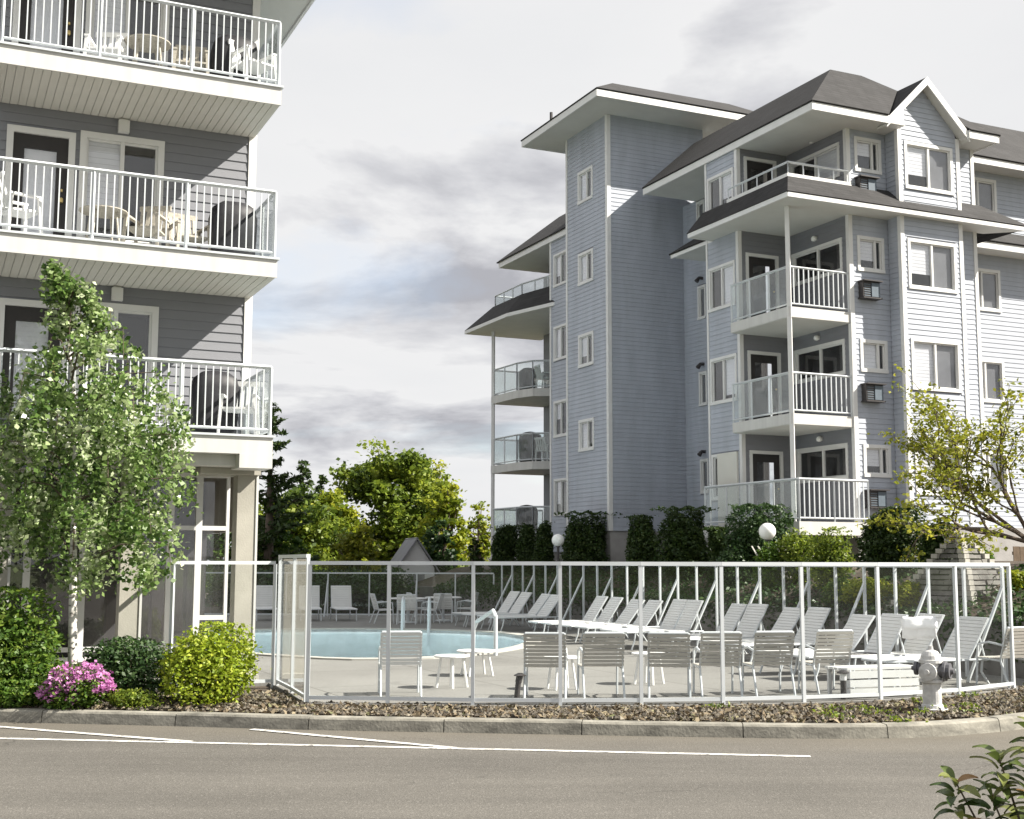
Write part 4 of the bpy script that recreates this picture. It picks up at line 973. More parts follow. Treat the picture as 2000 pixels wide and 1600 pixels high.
# ================================================================== STREET SIDE OBJECTS
hy = empty('fire_hydrant', (5.24, 16.25, .125), R(-32), 'pale grey fire hydrant with dark side caps in the planting strip', 'hydrant')
MB().lathe([(.19, 0), (.19, .045), (.135, .05), (.13, .09), (.115, .10), (.112, .34), (.118, .36)], n=20).build('base', 'hydrant_paint', hy, smooth=False)
for k in range(8):
    t = k*math.pi/4; MB().lathe([(.014, .045), (.014, .07)], (math.cos(t)*.162, math.sin(t)*.162, 0), 6).build('bolt', 'hydrant_dark', hy)
MB().lathe([(.118, .361), (.155, .37), (.155, .40), (.125, .405), (.128, .60), (.15, .605), (.15, .64), (.13, .645), (.12, .69), (.085, .745), (.035, .765), (.03, .81), (.0, .812)], n=20).build('barrel', 'hydrant_paint', hy, smooth=False)
MB().lathe([(.09, .10), (.09, .15), (.125, .155), (.125, .185), (.10, .19), (.10, .235), (.045, .24), (.03, .275)], (0, 0, .51), 14, 'x').build('outlet_cap', 'hydrant_dark', hy)
MB().lathe([(.06, -.10), (.06, -.16), (.085, -.165), (.085, -.20), (.03, -.205), (.025, -.24)], (0, 0, .53), 12, 'x').build('outlet_cap', 'hydrant_dark', hy)
MB().lathe([(.075, -.10), (.075, -.15), (.11, -.155), (.11, -.19), (.09, -.195), (.035, -.20), (.03, -.235)], (0, 0, .50), 14, 'y').build('outlet_cap', 'hydrant_paint', hy)
def path_light(px, py, h, label, lean=0):
    p = unproj(px, py, .13); o = empty('path_light', (p.x, p.y, .11), 0, label, 'light', 'path lights in the planting strip')
    MB().tube([(0, 0, 0), (lean*.6, 0, h*.7)], .038, 10).build('stem', 'dark_frame', o); MB().tube([(lean*.6, 0, h*.7), (lean, 0, h*.93)], .045, 10).build('lens', 'globe' if lean == 0 else 'dark_frame', o)
    MB().lathe([(.03, h*1.0), (.085, h*.93), (.08, h*.91)], (lean, 0, 0), 12).build('cap', 'dark_frame', o)
path_light(1008, 1372, .40, 'short black path light leaning beside the first tan armchair', .05)
path_light(1648, 1372, .44, 'short dark path light with pale lens left of the hydrant')
def globe_lamp(px, Y, z, r, gz, label):
    X = (px-1000)/2500*Y*1.0; o = empty('globe_lamp', (X, Y, gz), 0, label, 'lamp', 'white globe lamps in the hedge')
    MB().tube([(0, 0, 0), (0, 0, z-gz-r*.9)], .04, 8).build('pole', 'dark_frame', o)
    n = 12; MB().lathe([(max(.001, r*math.sin(math.pi*i/n)), -r*math.cos(math.pi*i/n)) for i in range(n+1)], (0, 0, z-gz), 20).build('globe', 'globe', o, smooth=True)
    MB().lathe([(.06, z-gz-r*1.1), (.07, z-gz-r*.85)], n=10).build('collar', 'dark_frame', o)
globe_lamp(1090, 37.5, 2.62, .185, 1.0, 'white globe lamp in front of the hedge left of the stair tower')
globe_lamp(1497, 30.0, 2.70, .20, 1.4, 'white globe lamp among the shrubs below the corner balconies')
# stacked stone pyramid
sp = empty('stone_pyramid', (8.25, 23.7, 1.02), R(34), 'stepped grey stone pyramid with pale corner stones behind the rear fence', 'stone feature')
g = random.Random(5); n = 16
for k in range(n):
    z0 = k*.094; hw = .95*(1-k/(n+.3))**1.0+.03
    for side in range(4):
        c = math.cos(side*math.pi/2); s = math.sin(side*math.pi/2); x = -hw+.08
        while x < hw-.09:
            L = g.uniform(.22, .5); x1 = min(x+L, hw-.08); jy = g.uniform(-.03, .03); dz = g.uniform(-.01, .008)
            pts = []
            for zz, sh in ((z0+.004, 0), (z0+.078+dz, .03)):
                for a, b in ((x+.006, -hw-jy+sh), (x1-.006, -hw-jy*.4+sh), (x1-.006, -hw+.22), (x+.006, -hw+.22)): pts.append((a*c-b*s, a*s+b*c, zz))
            MB().hexa(pts).build('stone', 'stone_slate', sp); x = x1
        b = hw-.02; pts = []
        q = min(.09, hw*.6)
        for zz in (z0+.002, z0+.086):
            for a, bb in ((b-q, -b-.045), (b+.045, -b-.045), (b+.045, -b+q), (b-q, -b+q)): pts.append((a*c-bb*s, a*s+bb*c, zz))
        MB().hexa(pts).build('corner_stone', 'stone_pale', sp)
# lattice panel by the ground balcony and plank fence at the right
la = empty('lattice_panel', (6.55, 29.6, 1.6), ANG, 'diagonal lattice panel below the ground floor corner balcony', 'lattice')
for k in range(9):
    a = -.75+k*.17
    MB().hexa([(a,0,0),(a+.035,0,0),(a+.035,.015,0),(a,.015,0),(a-.5,0,.75),(a-.465,0,.75),(a-.465,.015,.75),(a-.5,.015,.75)]).build('slat', 'lattice', la)
    MB().hexa([(a-.5,.016,0),(a-.465,.016,0),(a-.465,.03,0),(a-.5,.03,0),(a,.016,.75),(a+.035,.016,.75),(a+.035,.03,.75),(a,.03,.75)]).build('slat', 'lattice', la)
pf = empty('plank_fence', (10.6, 27.2, 1.6), R(8), 'brown plank fence at the right edge beyond the maple', 'fence')
for k in range(12): MB().box(k*.15, k*.15+.138, 0, .02, 0, .72+random.uniform(-.01, .02)).build('plank', 'wood_brown', pf)
for z in (.12, .55): MB().box(0, 1.8, .021, .06, z, z+.07).build('rail', 'wood_brown', pf)

# ================================================================== BALCONY FURNITURE (left building)
def Lw(u, v, z): p = Vector((-3.62, 19.30, 0))+Ud*u+Vd*v; return (p.x, p.y, z)
def Rw(u, v, z): p = Vector((7.064, 32.148, 0))+Ud*u+Vd*v; return (p.x, p.y, z)
def grill(loc, rz, label, sc=1.0, group='covered grills on the balconies'):
    o = empty('covered_grill', loc, rz, label, 'grill', group); o.scale = (sc, sc, sc); m = MB()
    prof = [(.0, .34, .23), (.45, .36, .25), (.80, .37, .26), (.95, .33, .24), (1.05, .20, .15), (1.08, .05, .04)]; n = 20
    for z, a, b in prof:
        for k in range(n):
            t = 2*math.pi*k/n; e = .55; w = 1+.05*math.sin(k*2.5+z*7)
            m.v.append((a*w*math.copysign(abs(math.cos(t))**e, math.cos(t)), b*w*math.copysign(abs(math.sin(t))**e, math.sin(t)), z))
    for i in range(len(prof)-1):
        for k in range(n): k2 = (k+1) % n; m.f.append((i*n+k, i*n+k2, (i+1)*n+k2, (i+1)*n+k))
    m.f.append(tuple(range((len(prof)-1)*n, len(prof)*n))); m.build('cover', 'black_cover', o, smooth=True)
    for x in (-.3, .3): MB().tube([(x-.03, .0, .05), (x+.03, .0, .05)], .05, 10).build('wheel', 'dark_frame', o)
def plastic_chair(loc, rz, label, mat='plastic_white', group='balcony chairs'):
    o = empty('balcony_chair', loc, rz, label, 'chair', group)
    for s in (-1, 1):
        MB().hexa([(s*.26,.22,0),(s*.30,.22,0),(s*.30,.26,0),(s*.26,.26,0),(s*.22,.18,.62),(s*.27,.18,.62),(s*.27,.23,.62),(s*.22,.23,.62)]).build('leg', mat, o)
        MB().hexa([(s*.25,-.28,0),(s*.29,-.28,0),(s*.29,-.23,0),(s*.25,-.23,0),(s*.22,-.24,.62),(s*.26,-.24,.62),(s*.26,-.19,.62),(s*.22,-.19,.62)]).build('leg', mat, o)
        MB().hexa([(s*.21,-.24,.62),(s*.28,-.24,.62),(s*.28,.24,.62),(s*.21,.24,.62),(s*.21,-.24,.65),(s*.28,-.24,.65),(s*.28,.24,.65),(s*.21,.24,.65)]).build('arm', mat, o)
    MB().hexa([(-.22,-.22,.40),(.22,-.22,.40),(.24,.24,.42),(-.24,.24,.42),(-.22,-.22,.43),(.22,-.22,.43),(.24,.24,.45),(-.24,.24,.45)]).build('seat', mat, o)
    for k in range(5):
        x = -.18+k*.09; MB().hexa([(x-.03,-.24,.43),(x+.03,-.24,.43),(x+.03,-.21,.43),(x-.03,-.21,.43),(x*1.1-.03,-.36,.84),(x*1.1+.03,-.36,.84),(x*1.1+.03,-.33,.84),(x*1.1-.03,-.33,.84)]).build('back_slat', mat, o)
    MB().box(-.25, .25, -.37, -.33, .84, .92).build('back_top', mat, o)
grill(Lw(-.55, .95, G[2]), ANG, 'black covered grill on the top balcony of the left building'); grill(Lw(-.50, .95, G[1]), ANG, 'black covered grill on the middle balcony of the left building'); grill(Lw(-.72, .9, G[0]), ANG, 'black covered grill on the lowest balcony of the left building')
plastic_chair(Lw(-3.72, .55, G[1]), ANG+R(-70), 'white plastic armchair at the left end of the middle left balcony')
plastic_chair(Lw(-2.55, .9, G[2]), ANG+R(160), 'white plastic chair in front of the window on the top left balcony')
plastic_chair(Lw(-1.85, .85, G[1]), ANG+R(150), 'wicker chair behind the railing of the middle left balcony', 'wicker')
plastic_chair(Lw(-1.15, 1.1, G[1]), ANG+R(190), 'pale wicker chair beside the grill on the middle left balcony', 'wicker')
plastic_chair(Lw(-1.25, .9, G[2]), ANG+R(170), 'wicker chair beside the grill on the top left balcony', 'wicker')
plastic_chair(Lw(-.42, .45, G[0]), ANG+R(160), 'white plastic chair by the grill on the lowest left balcony')
plastic_chair(Lw(-.35, .45, G[2]), ANG+R(200), 'white plastic chair in the right corner of the top left balcony')
def small_table(loc, label): 
    t = side_table(loc, label, .36, .66, 'wicker'); return t
small_table(Lw(-1.95, .75, G[2]), 'round wicker table on the top left balcony')
small_table(Lw(-2.5, .8, G[1]), 'round wicker table on the middle left balcony')
grill(Rw(1.3, 18.3, F[2]), ANG, 'dark covered grill on the upper far balcony left of the tower', .95); grill(Rw(1.25, 18.0, F[1]), ANG, 'dark covered grill on the middle far balcony left of the tower', 1.15); grill(Rw(1.2, 18.2, F[0]), ANG, 'dark covered grill on the lowest far balcony left of the tower', 1.1)
plastic_chair(Rw(1.4, 17.0, F[2]), ANG+R(-90), 'white chair on the upper far balcony left of the tower'); plastic_chair(Rw(1.4, 17.0, F[1]), ANG+R(-60), 'white chair on the middle far balcony left of the tower')

# ================================================================== PLANTS
_seed = [100]
def shrub(name, loc, rad, mat, n, leaf, label, cat='shrub', group=None, shape='round', base_z=None, up=.4, shell=.6, extra=None):
    """loc = base centre on the ground; rad = half sizes"""
    _seed[0] += 1; rx, ry, rz = rad
    o = empty(name, loc, random.uniform(0, 6.28) if abs(rx-ry) < .05 else 0, label, cat, group)
    P, d = blob_points(n, (1, 1, 1), 9, shell, _seed[0])
    if shape == 'cone':
        h = (P[:, 2]+1)/2; k = np.clip(1.25*(1-h)**.55, .12, 1.0); P[:, 0] *= k; P[:, 1] *= k; P[:, 2] = P[:, 2]
    if shape == 'column':
        h = (P[:, 2]+1)/2; r = np.hypot(P[:, 0], P[:, 1])+1e-6; tgt = np.clip(np.sqrt(np.maximum(0, 1-np.maximum(0, (h-.15)/.90)**2)), .1, 1)*(1+.07*np.sin(h*9+np.arctan2(P[:, 1], P[:, 0])*3)); k = np.minimum(1.7, tgt/(np.sqrt(np.maximum(0, 1-np.clip(P[:, 2], -1, 1)**2))+.08)); P[:, 0] *= k; P[:, 1] *= k
    P[:, 2] = np.clip(P[:, 2], -1, 1.06+.04*np.sin(P[:, 0]*11)); P = P*np.array([rx, ry, rz]); P[:, 2] += rz*1.02
    P[:, 2] = np.maximum(P[:, 2], .01)
    link('foliage', leaf_mesh('foliage', P, leaf, mat, up, nrm=d, nb=1.1), o, kind='stuff')
    # dark inner mass so that light does not shine straight through: more leaves inside
    Q, d2 = blob_points(int(n*.6), (rx*.82, ry*.82, rz*.82), 5, .1, _seed[0]+500); Q[:, 2] += rz
    if shape == 'cone':
        h = np.clip(Q[:, 2]/(2*rz), 0, 1); Q[:, 0] *= np.clip(1.25*(1-h)**.55, .1, 1); Q[:, 1] *= np.clip(1.25*(1-h)**.55, .1, 1)
    link('inner_foliage', leaf_mesh('inner_foliage', Q, leaf*1.3, mat, up), o, kind='stuff')
    for k in range(4):
        t = random.uniform(0, 6.28); MB().tube([(.04*math.cos(t), .04*math.sin(t), -.05), (rx*.3*math.cos(t), ry*.3*math.sin(t), rz*.8), (rx*.5*math.cos(t), ry*.5*math.sin(t), rz*1.3)], [.03, .02, .008], 5).build('stem', 'stem', o)
    return o
# --- street side bed on the left
shrub('round_shrub', (-3.92, 16.95, .12), (.60, .55, .50), 'leaf_yellow', 5200, .055, 'round yellow green clipped shrub in front of the white column', group=None)
shrub('shrub', (-6.72, 16.95, .12), (.80, .62, .71), 'leaf_mid', 6500, .065, 'large green shrub with fine leaves at the left edge')
shrub('shrub', (-5.15, 17.35, .12), (.58, .5, .42), 'leaf_dark', 4200, .055, 'dark green shrub between the birch trunk and the yellow green shrub')
shrub('shrub', (-6.02, 16.75, .12), (.36, .32, .30), 'leaf_mid', 1700, .05, 'small light green shrub at the foot of the birch')
shrub('ground_shrub', (-6.35, 16.35, .12), (.50, .28, .17), 'leaf_mid', 1900, .05, 'low green spreading plant along the curb at the left edge')
shrub('ground_shrub', (-4.75, 16.30, .12), (.30, .22, .12), 'leaf_olive', 700, .045, 'low olive green plant along the curb right of the pink azalea')
def azalea(loc, rad, label):
    o = shrub('azalea', loc, rad, 'leaf_mid', 1500, .05, label, 'flowers'); g = np.random.default_rng(9)
    C = []
    for k in range(46):
        d = g.normal(size=3); d[2] = abs(d[2])*.9+.05; d[1] -= .25; d /= np.linalg.norm(d); c = d*np.array(rad)*1.02+np.array([0, 0, rad[2]*.95])
        C.append(c + g.normal(size=(34, 3))*.035)
    f = link('flower_clusters', leaf_mesh('flower_clusters', np.concatenate(C), .045, 'petal_pink', .6, aspect=.85), o, kind='stuff')
    o.rotation_euler.z = 0
azalea((-5.38, 16.28, .12), (.36, .28, .27), 'pink flowering azalea beside the curb')
azalea((-5.62, 16.02+.25, .12), (.22, .2, .16), 'small pink flowering azalea clump nearest the curb')

# --- birch
def birch():
    B0 = Vector((-5.85, 17.45, .12))
    o = empty('birch_tree', B0, 0, 'slender white birch with drooping green crown before the left building', 'tree')
    lean = lambda z: (-.10*z/1.5 - .06*max(0, z-3.4)**1.3*.0 - .02*z, .02*z)
    tp = [(0, 0, -.05), (-.04, .0, .6), (-.07, .02, 1.2), (-.10, .03, 2.0), (-.12, .05, 3.0), (-.18, .06, 4.0), (-.32, .06, 5.0), (-.52, .05, 5.9)]
    MB().tube(tp, [.075, .062, .055, .048, .04, .03, .018, .006], 9).build('trunk', 'birch_bark', o, smooth=True)
    g = np.random.default_rng(21); C = []
    prof_z = [1.10, 1.35, 1.62, 1.97, 2.25, 2.53, 3.22, 3.92, 4.30, 4.60, 4.75, 5.15, 5.58, 5.90]
    # left and right extent (x, from the trunk foot) of the crown by height
    xl = [.30, .15, -.30, -1.0, -1.25, -1.38, -1.38, -1.32, -1.25, -1.05, -.68, -.52, -.57, -.56]
    xr = [.50, 1.05, 1.30, 1.42, 1.48, 1.50, 1.58, 1.48, 1.25, .95, .88, .52, .06, -.50]
    for b in range(420):
        z = g.uniform(1.75, 5.95)
        if g.uniform() < .45: z = g.uniform(2.2, 4.4)
        l, r = np.interp(z, prof_z, xl), np.interp(z, prof_z, xr); c = (l+r)/2; hw = (r-l)/2
        th = g.uniform(0, 6.28); rr = math.sqrt(g.uniform(.02, 1))*hw*.95
        x = c+rr*math.cos(th); y = rr*math.sin(th)*.85; n = int(g.uniform(28, 60)); ln = g.uniform(.25, .6)
        s = np.linspace(0, 1, n)[:, None]; sway = g.normal(size=2)*.12
        pts = np.concatenate([x+sway[0]*s, y+sway[1]*s, z-ln*s*(.9 if z < 4.6 else .5)], 1)+g.normal(size=(n, 3))*np.array([.065, .065, .05])
        C.append(np.concatenate([pts, np.full((n, 1), g.uniform(.1, .8))], 1))
    C = np.concatenate(C); C = C[C[:, 2] > 1.0+.25*np.sin(C[:, 0]*7)]; BT = C[:, 3]; C = C[:, :3]
    link('crown', leaf_mesh('crown', C, .072, 'leaf_birch', .15, droop=.5, aspect=.75, tint=BT), o, kind='stuff')
    m = MB()
    for k in range(34):
        z = 1.75+3.8*k/34; l, r = np.interp(z+.3, prof_z, xl), np.interp(z+.3, prof_z, xr); th = k*2.4; hw = (r-l)/2*.8; c = (l+r)/2
        x0 = np.interp(z, [p[2] for p in tp], [p[0] for p in tp]); e = (c+hw*math.cos(th), hw*math.sin(th)*.8, z+.35)
        m.tube([(x0, .04, z), ((x0+e[0])*.5, e[1]*.5, z+.32), e, (e[0]*1.06, e[1]*1.06, z-.1)], [.016, .011, .007, .003], 5)
    m.build('branches', 'bark', o)
birch()

# --- hedge shrubs on the terrace in front of the right building
hedge = [(986, 48, 1032, 'dark conical shrub under the lowest far balcony, leftmost of the hedge'), (1028, 36, 1026, 'dark conical shrub under the far balcony, second of the hedge'), (1062, 40, 1022, 'dark shrub just left of the globe lamp by the tower'), (1142, 92, 1008, 'broad dark conifer shrub in front of the stair tower'),
         (1259, 64, 1014, 'dark conifer shrub right of the concrete tower base'), (1337, 96, 1000, 'tall broad dark conifer shrub below the narrow windows'), (1405, 40, 1036, 'small dark shrub left of the corner balconies'), (1487, 112, 994, 'large round green shrub in front of the ground balcony'), (1738, 98, 1000, 'round dark shrub with yellow tips below the bay window'), (1838, 72, 1022, 'dark shrub behind the top of the stone pyramid')]
for i, (px, w, ty, lb) in enumerate(hedge):
    off = 2.2 if px < 1420 else 2.6
    p = on_offset(px, off); gz = terrace_z(off)-.1; topz = EYE+(1100-ty)/2500*p.y*1.01; r = w/2/2500*p.y*1.05; h = (topz-gz)/2
    big = px in (1487, 1738)
    shrub('hedge_shrub', (p.x, p.y, gz), (r, r*.9, h), 'leaf_conifer' if not big else 'leaf_dark' if px != 1738 else 'leaf_conifer', 7500, .085, lb, 'shrub', 'hedge in front of the right building', shape='column' if not big else 'round', shell=.7)
for px, w, ty, mat, off, lb in ((1560, 90, 1034, 'leaf_olive', 2.2, 'loose olive shrub right of the globe lamp'), (1622, 84, 1036, 'leaf_olive', 2.0, 'loose olive shrub left of the lattice panel'), (1500, 60, 1062, 'leaf_mid', 1.6, 'low green shrub under the globe lamp'), (1430, 70, 1066, 'leaf_dark', 1.7, 'low dark shrub left of the globe lamp in the bed'), (1700, 110, 1128, 'leaf_lime', 1.2, 'bright green shrub on the slope left of the stone pyramid'), (1772, 50, 1136, 'leaf_lime', 1.0, 'bright green shrub touching the left foot of the stone pyramid'),
                               (1905, 60, 1066, 'leaf_mid', 4.2, 'green shrub on the terrace right of the pyramid top'), (1990, 60, 1122, 'leaf_lime', 2.2, 'bright green shrub right of the stone pyramid'), (1640, 70, 1130, 'leaf_mid', 1.0, 'green shrub on the slope behind the seventh pair of loungers')):
    p = on_offset(px, off); gz = terrace_z(off)-.12; topz = EYE+(1100-ty)/2500*p.y; r = w/2/2500*p.y; h = max(.2, (topz-gz)/2)
    shrub('shrub', (p.x, p.y, gz), (r, r*.8, h), mat, 2400, .07, lb, 'shrub', 'shrubs on the terrace slope', shell=.4, up=.2)
# ivy over the slope and the retaining wall
g = np.random.default_rng(4); t = g.uniform(-3, 30, 16000); off = .58+g.exponential(.9, 16000); off = np.minimum(off, 3.0)
zz = np.interp(off, [r[0] for r in rows], [r[1] for r in rows])+g.uniform(0, .16, 16000); hang = g.uniform(size=16000) < .28
off[hang] = .55; zz[hang] = 1.08-g.exponential(.22, hang.sum()); zz = np.maximum(zz, .25)
C = np.stack([RF0.x+RFd.x*t+RFn.x*off, RF0.y+RFd.y*t+RFn.y*off, zz], 1)
tag(link('ivy', leaf_mesh('ivy', C, .10, 'leaf_dark', .5), None), 'dark ivy covering the slope and retaining wall behind the pool', 'ground cover', kind='stuff')

# --- maple at the right edge
def maple():
    B0 = Vector((10.15, 24.6, 1.35)); o = empty('maple_tree', B0, 0, 'thin branched maple with sparse yellow green leaves at the right edge', 'tree'); g = random.Random(12); tips = []
    m = MB(); tr = [(0, 0, -.1), (-.05, 0, .5), (-.18, .02, 1.0)]
    MB().tube(tr, [.10, .085, .075], 8).build('trunk', 'bark', o, smooth=True)
    def grow(p, d, L, r, depth):
        pts = [p]; q = p
        for k in range(4):
            d = (d+Vector((g.uniform(-.22, .22), g.uniform(-.22, .22), g.uniform(-.14, .16)))).normalized(); q = q+d*L/4; pts.append(q)
        m.tube(pts, [r, r*.88, r*.76, r*.66, r*.55], 6)
        if depth >= 2: tips.extend(pts[1:])
        if depth < 4:
            for k in range(3 if depth < 3 else 2):
                nd = (d+Vector((g.uniform(-.8, .8), g.uniform(-.8, .8), g.uniform(-.35, .55)))).normalized(); grow(pts[g.choice((2, 3, 4))], nd, L*g.uniform(.55, .8), r*.55, depth+1)
    for d in ((-1, -.1, .75), (-1, .1, .32), (-.75, -.5, .9), (-.25, .1, 1.1), (.7, .2, .8), (-1, .4, .55), (.3, -.6, .7), (-1, -.35, .12)):
        grow(Vector(tr[-1]), Vector(d).normalized(), g.uniform(1.35, 1.8), .045, 1)
    m.build('branches', 'bark', o)
    gg = np.random.default_rng(3); T = np.array([tuple(t) for t in tips]); sel = gg.uniform(size=len(T)) < .55; T = T[sel]
    C = np.concatenate([t+gg.normal(size=(int(gg.uniform(6, 20)), 3))*np.array([.11, .11, .06]) for t in T])
    link('crown', leaf_mesh('crown', C, .085, 'leaf_gold', .6, aspect=.7), o, kind='stuff')
maple()

# --- leafy bush in the near right corner: single large leaves
MB().prism([(2.3, 2.5), (8, 2.5), (8, 7.2), (2.5, 7.0)], .004, .10).build('planting_bed', 'soil')['kind'] = 'structure'
def near_bush():
    B0 = Vector((2.68, 6.35, -.09)); o = empty('leafy_bush', B0, 0, 'glossy leafed bush with bronze young leaves in the near right corner', 'shrub'); g = random.Random(31)
    meshes = []
    for mat, k in (('leaf_foreground', 0.1), ('leaf_foreground', .4), ('leaf_foreground', .65), ('leaf_foreground', .97)):
        v, f = [], []; n = 6
        for i in range(n+1):
            t = i/n; w = .021*math.sin(math.pi*min(1, t*.92+.05))**.8; x = t*.095; zc = .012*math.sin(t*math.pi)-.02*t*t
            v += [(x, -w, zc+.007), (x, 0, zc), (x, w, zc+.007)]
        for i in range(n):
            for j in range(2): a = i*3+j; f.append((a, a+1, a+4, a+3))
        me = bpy.data.meshes.new('leaf'); me.from_pydata(v, [], f); at = me.attributes.new('tint', 'FLOAT', 'POINT'); at.data.foreach_set('value', [k]*len(v)); me.materials.append(MATS[mat])
        for p in me.polygons: p.use_smooth = True
        meshes.append(me)
    count = 0
    tipset = [(-.50, .1, .98), (-.42, -.1, .80), (-.30, .05, 1.10), (-.22, -.15, .93), (-.10, .12, 1.22), (-.08, -.1, 1.0), (.05, .0, 1.32), (-.44, .2, .62), (-.30, -.2, .70), (-.15, .2, .78), (.1, -.2, 1.1), (.15, .1, .9), (-.02, .0, 1.12), (-.36, .0, .92), (-.18, 0, 1.04), (-.05,-.2,.8), (-.47, -.05, .70)]
    for tx, ty, tz in tipset:
        MB().tube([(.1+g.uniform(-.1, .1), g.uniform(-.1, .1), -.05), (tx*.6+.02, ty*.6, tz*.55), (tx, ty, tz)], [.012, .008, .004], 5).build('stem', 'stem', o)
        for k in range(15):
            if count >= 290: break
            th = k*2.4+g.uniform(-.3, .3); up = .15+.9*(k/15); s = 1-.05*k; c = Vector((tx, ty, tz-.16+.012*k)) + Vector((math.cos(th), math.sin(th), 0))*.01
            d = link('leaf', g.choice(meshes[:3]) if k < 11 else g.choice(meshes[1:]), o); d.location = c; d.rotation_euler = (g.uniform(-.5, .5), -up*.9+.35+g.uniform(-.25, .25), th); s = g.uniform(.9, 1.5); d.scale = (s, s, s); count += 1
near_bush()

# --- trees beyond the pool
def bg_tree(px, Y, top_y, w, mat, label, kind='round', n=7000, leaf=.22, base=0.0, name='tree', low=.12):
    X = (px-1000)/2500*Y; H = EYE+(1100-top_y)/2500*Y*1.01-base; r = w/2/2500*Y; _seed[0] += 1; g = np.random.default_rng(_seed[0])
    o = empty(name, (X, Y, base), 0, label, 'tree', 'trees beyond the pool')
    MB().tube([(0, 0, -.1), (.05, 0, H*.4), (0, .05, H*.9)], [H*.022+.05, H*.016+.03, .03], 8).build('trunk', 'bark', o, smooth=True)
    if kind == 'conifer':
        C = []; m = MB(); nb = int(H*9)
        for k in range(nb):
            z = H*(.08+.92*(k+g.uniform(0, 1))/nb); L = r*(1-(z/H))**.75+.12; th = g.uniform(0, 6.28); l = L*g.uniform(.5, 1.15)
            e = np.array([math.cos(th)*l, math.sin(th)*l, g.uniform(-.25, .12)*l]); tip = np.array([0, 0, .22*l])
            m.tube([(0, 0, z), (e[0]*.55, e[1]*.55, z+e[2]*.7), (e[0], e[1], z+e[2]+tip[2])], [.03, .02, .006], 4)
            q = int(10+40*l); s_ = g.uniform(.08, 1, q)[:, None]; C.append(np.array([0, 0, z])+e*s_+tip*s_**2+g.normal(size=(q, 3))*np.array([.13, .13, .06])*(1.15-.7*s_)-np.array([0, 0, .04]))
        m.build('branches', 'bark', o); C = np.concatenate(C); link('crown', leaf_mesh('crown', C, leaf, mat, .3, aspect=.38), o, kind='stuff'); return o
    C = []; TT = []; nc = 150; m = MB(); lob = [(g.uniform(0, 6.28), g.uniform(-.5, 1), g.uniform(.75, 1.12)) for _ in range(9)]
    for k in range(nc):
        d = g.normal(size=3); d /= np.linalg.norm(d); rr = g.uniform(.25, 1)**.55
        a = math.atan2(d[1], d[0]); amp = 1+.16*math.sin(3*a+_seed[0])+.12*math.sin(5*a+d[2]*4+_seed[0]*2)
        c = np.array([d[0]*r*.92*rr*amp, d[1]*r*.8*rr*amp, H*(low+(1-low)*.5)+d[2]*H*(1-low)*.50*rr*(1+.10*math.sin(4*a+_seed[0]))])
        c[2] = min(c[2], H*1.0)
        cr = r*g.uniform(.10, .22); q = int(n/nc*g.uniform(.5, 1.5)); p = g.normal(size=(q, 3))*.55
        C.append(c+p*np.array([cr*1.25, cr*1.25, cr*.75])); TT.append(np.full(q, g.uniform(.05, .85)))
        if k % 4 == 0: m.tube([(0, 0, H*.25), tuple(c*np.array([.5, .5, .8])), tuple(c)], [.07, .04, .015], 5)
    m.build('branches', 'bark', o); link('crown', leaf_mesh('crown', np.concatenate(C), leaf, mat, .45, aspect=.7, tint=np.concatenate(TT)), o, kind='stuff'); return o
bg_tree(526, 49, 788, 225, 'leaf_conifer', 'dark spruce with bare spreading branch tips right behind the left building', 'conifer', leaf=.26)
bg_tree(592, 72, 905, 120, 'leaf_conifer', 'slim dark conifer right of the spruce', 'conifer', leaf=.3)
bg_tree(628, 78, 930, 90, 'leaf_conifer', 'short pointed conifer between the slim conifer and the big tree', 'conifer', leaf=.3)
bg_tree(762, 64, 868, 240, 'leaf_olive', 'tall broad olive green tree in the centre of the view', n=26000, leaf=.24, low=.05)
bg_tree(836, 68, 905, 110, 'leaf_lime', 'thin yellow green tree behind the right shoulder of the tall tree', n=3600, leaf=.2, low=.35)
bg_tree(575, 56, 948, 210, 'leaf_olive', 'rounded green tree beside the left building', n=17000, leaf=.2, low=.0)
bg_tree(645, 60, 962, 150, 'leaf_lime', 'yellow green tree left of the tall olive tree', n=12000, leaf=.2, low=.0)
bg_tree(530, 52, 1000, 120, 'leaf_mid', 'low green tree next to the white column', n=9000, leaf=.19, low=.0)
bg_tree(700, 50, 1035, 120, 'leaf_gold', 'low golden green bush tree before the tall olive tree', n=5000, leaf=.17, low=.0)
bg_tree(875, 58, 935, 100, 'leaf_lime', 'small yellow green tree at the right foot of the tall olive tree', n=7000, leaf=.18, low=.0)
bg_tree(858, 54, 1020, 70, 'leaf_dark', 'dark small tree right of the grey gabled shed', n=3600, leaf=.17, low=.0)
bg_tree(936, 70, 980, 62, 'leaf_lime', 'thin light tree left of the far balconies', n=2200, leaf=.2, low=.1)
bg_tree(428, 54, 935, 120, 'leaf_mid', 'green tree seen through the ground floor glazing of the left building', n=6000, leaf=.2, low=.0)
bg_tree(806, 90, 1010, 150, 'leaf_mid', 'distant green tree behind the grey gabled shed', n=3500, leaf=.3, low=.0)
bg_tree(930, 46.5, 1048, 30, 'leaf_conifer', 'dark columnar conifer left of the far corner post', n=2600, leaf=.13, low=.0)
for k, px in enumerate((470, 545, 620, 695, 760)):
    p = (px-1000)/2500*47
    shrub('hedge_shrub', (p, 47+.3*(k % 2), .1), (.95, .7, .80), 'leaf_dark', 2600, .13, f'dark clipped hedge shrub along the far fence, {ORD[k]} from the left', 'shrub', 'hedge along the far fence')
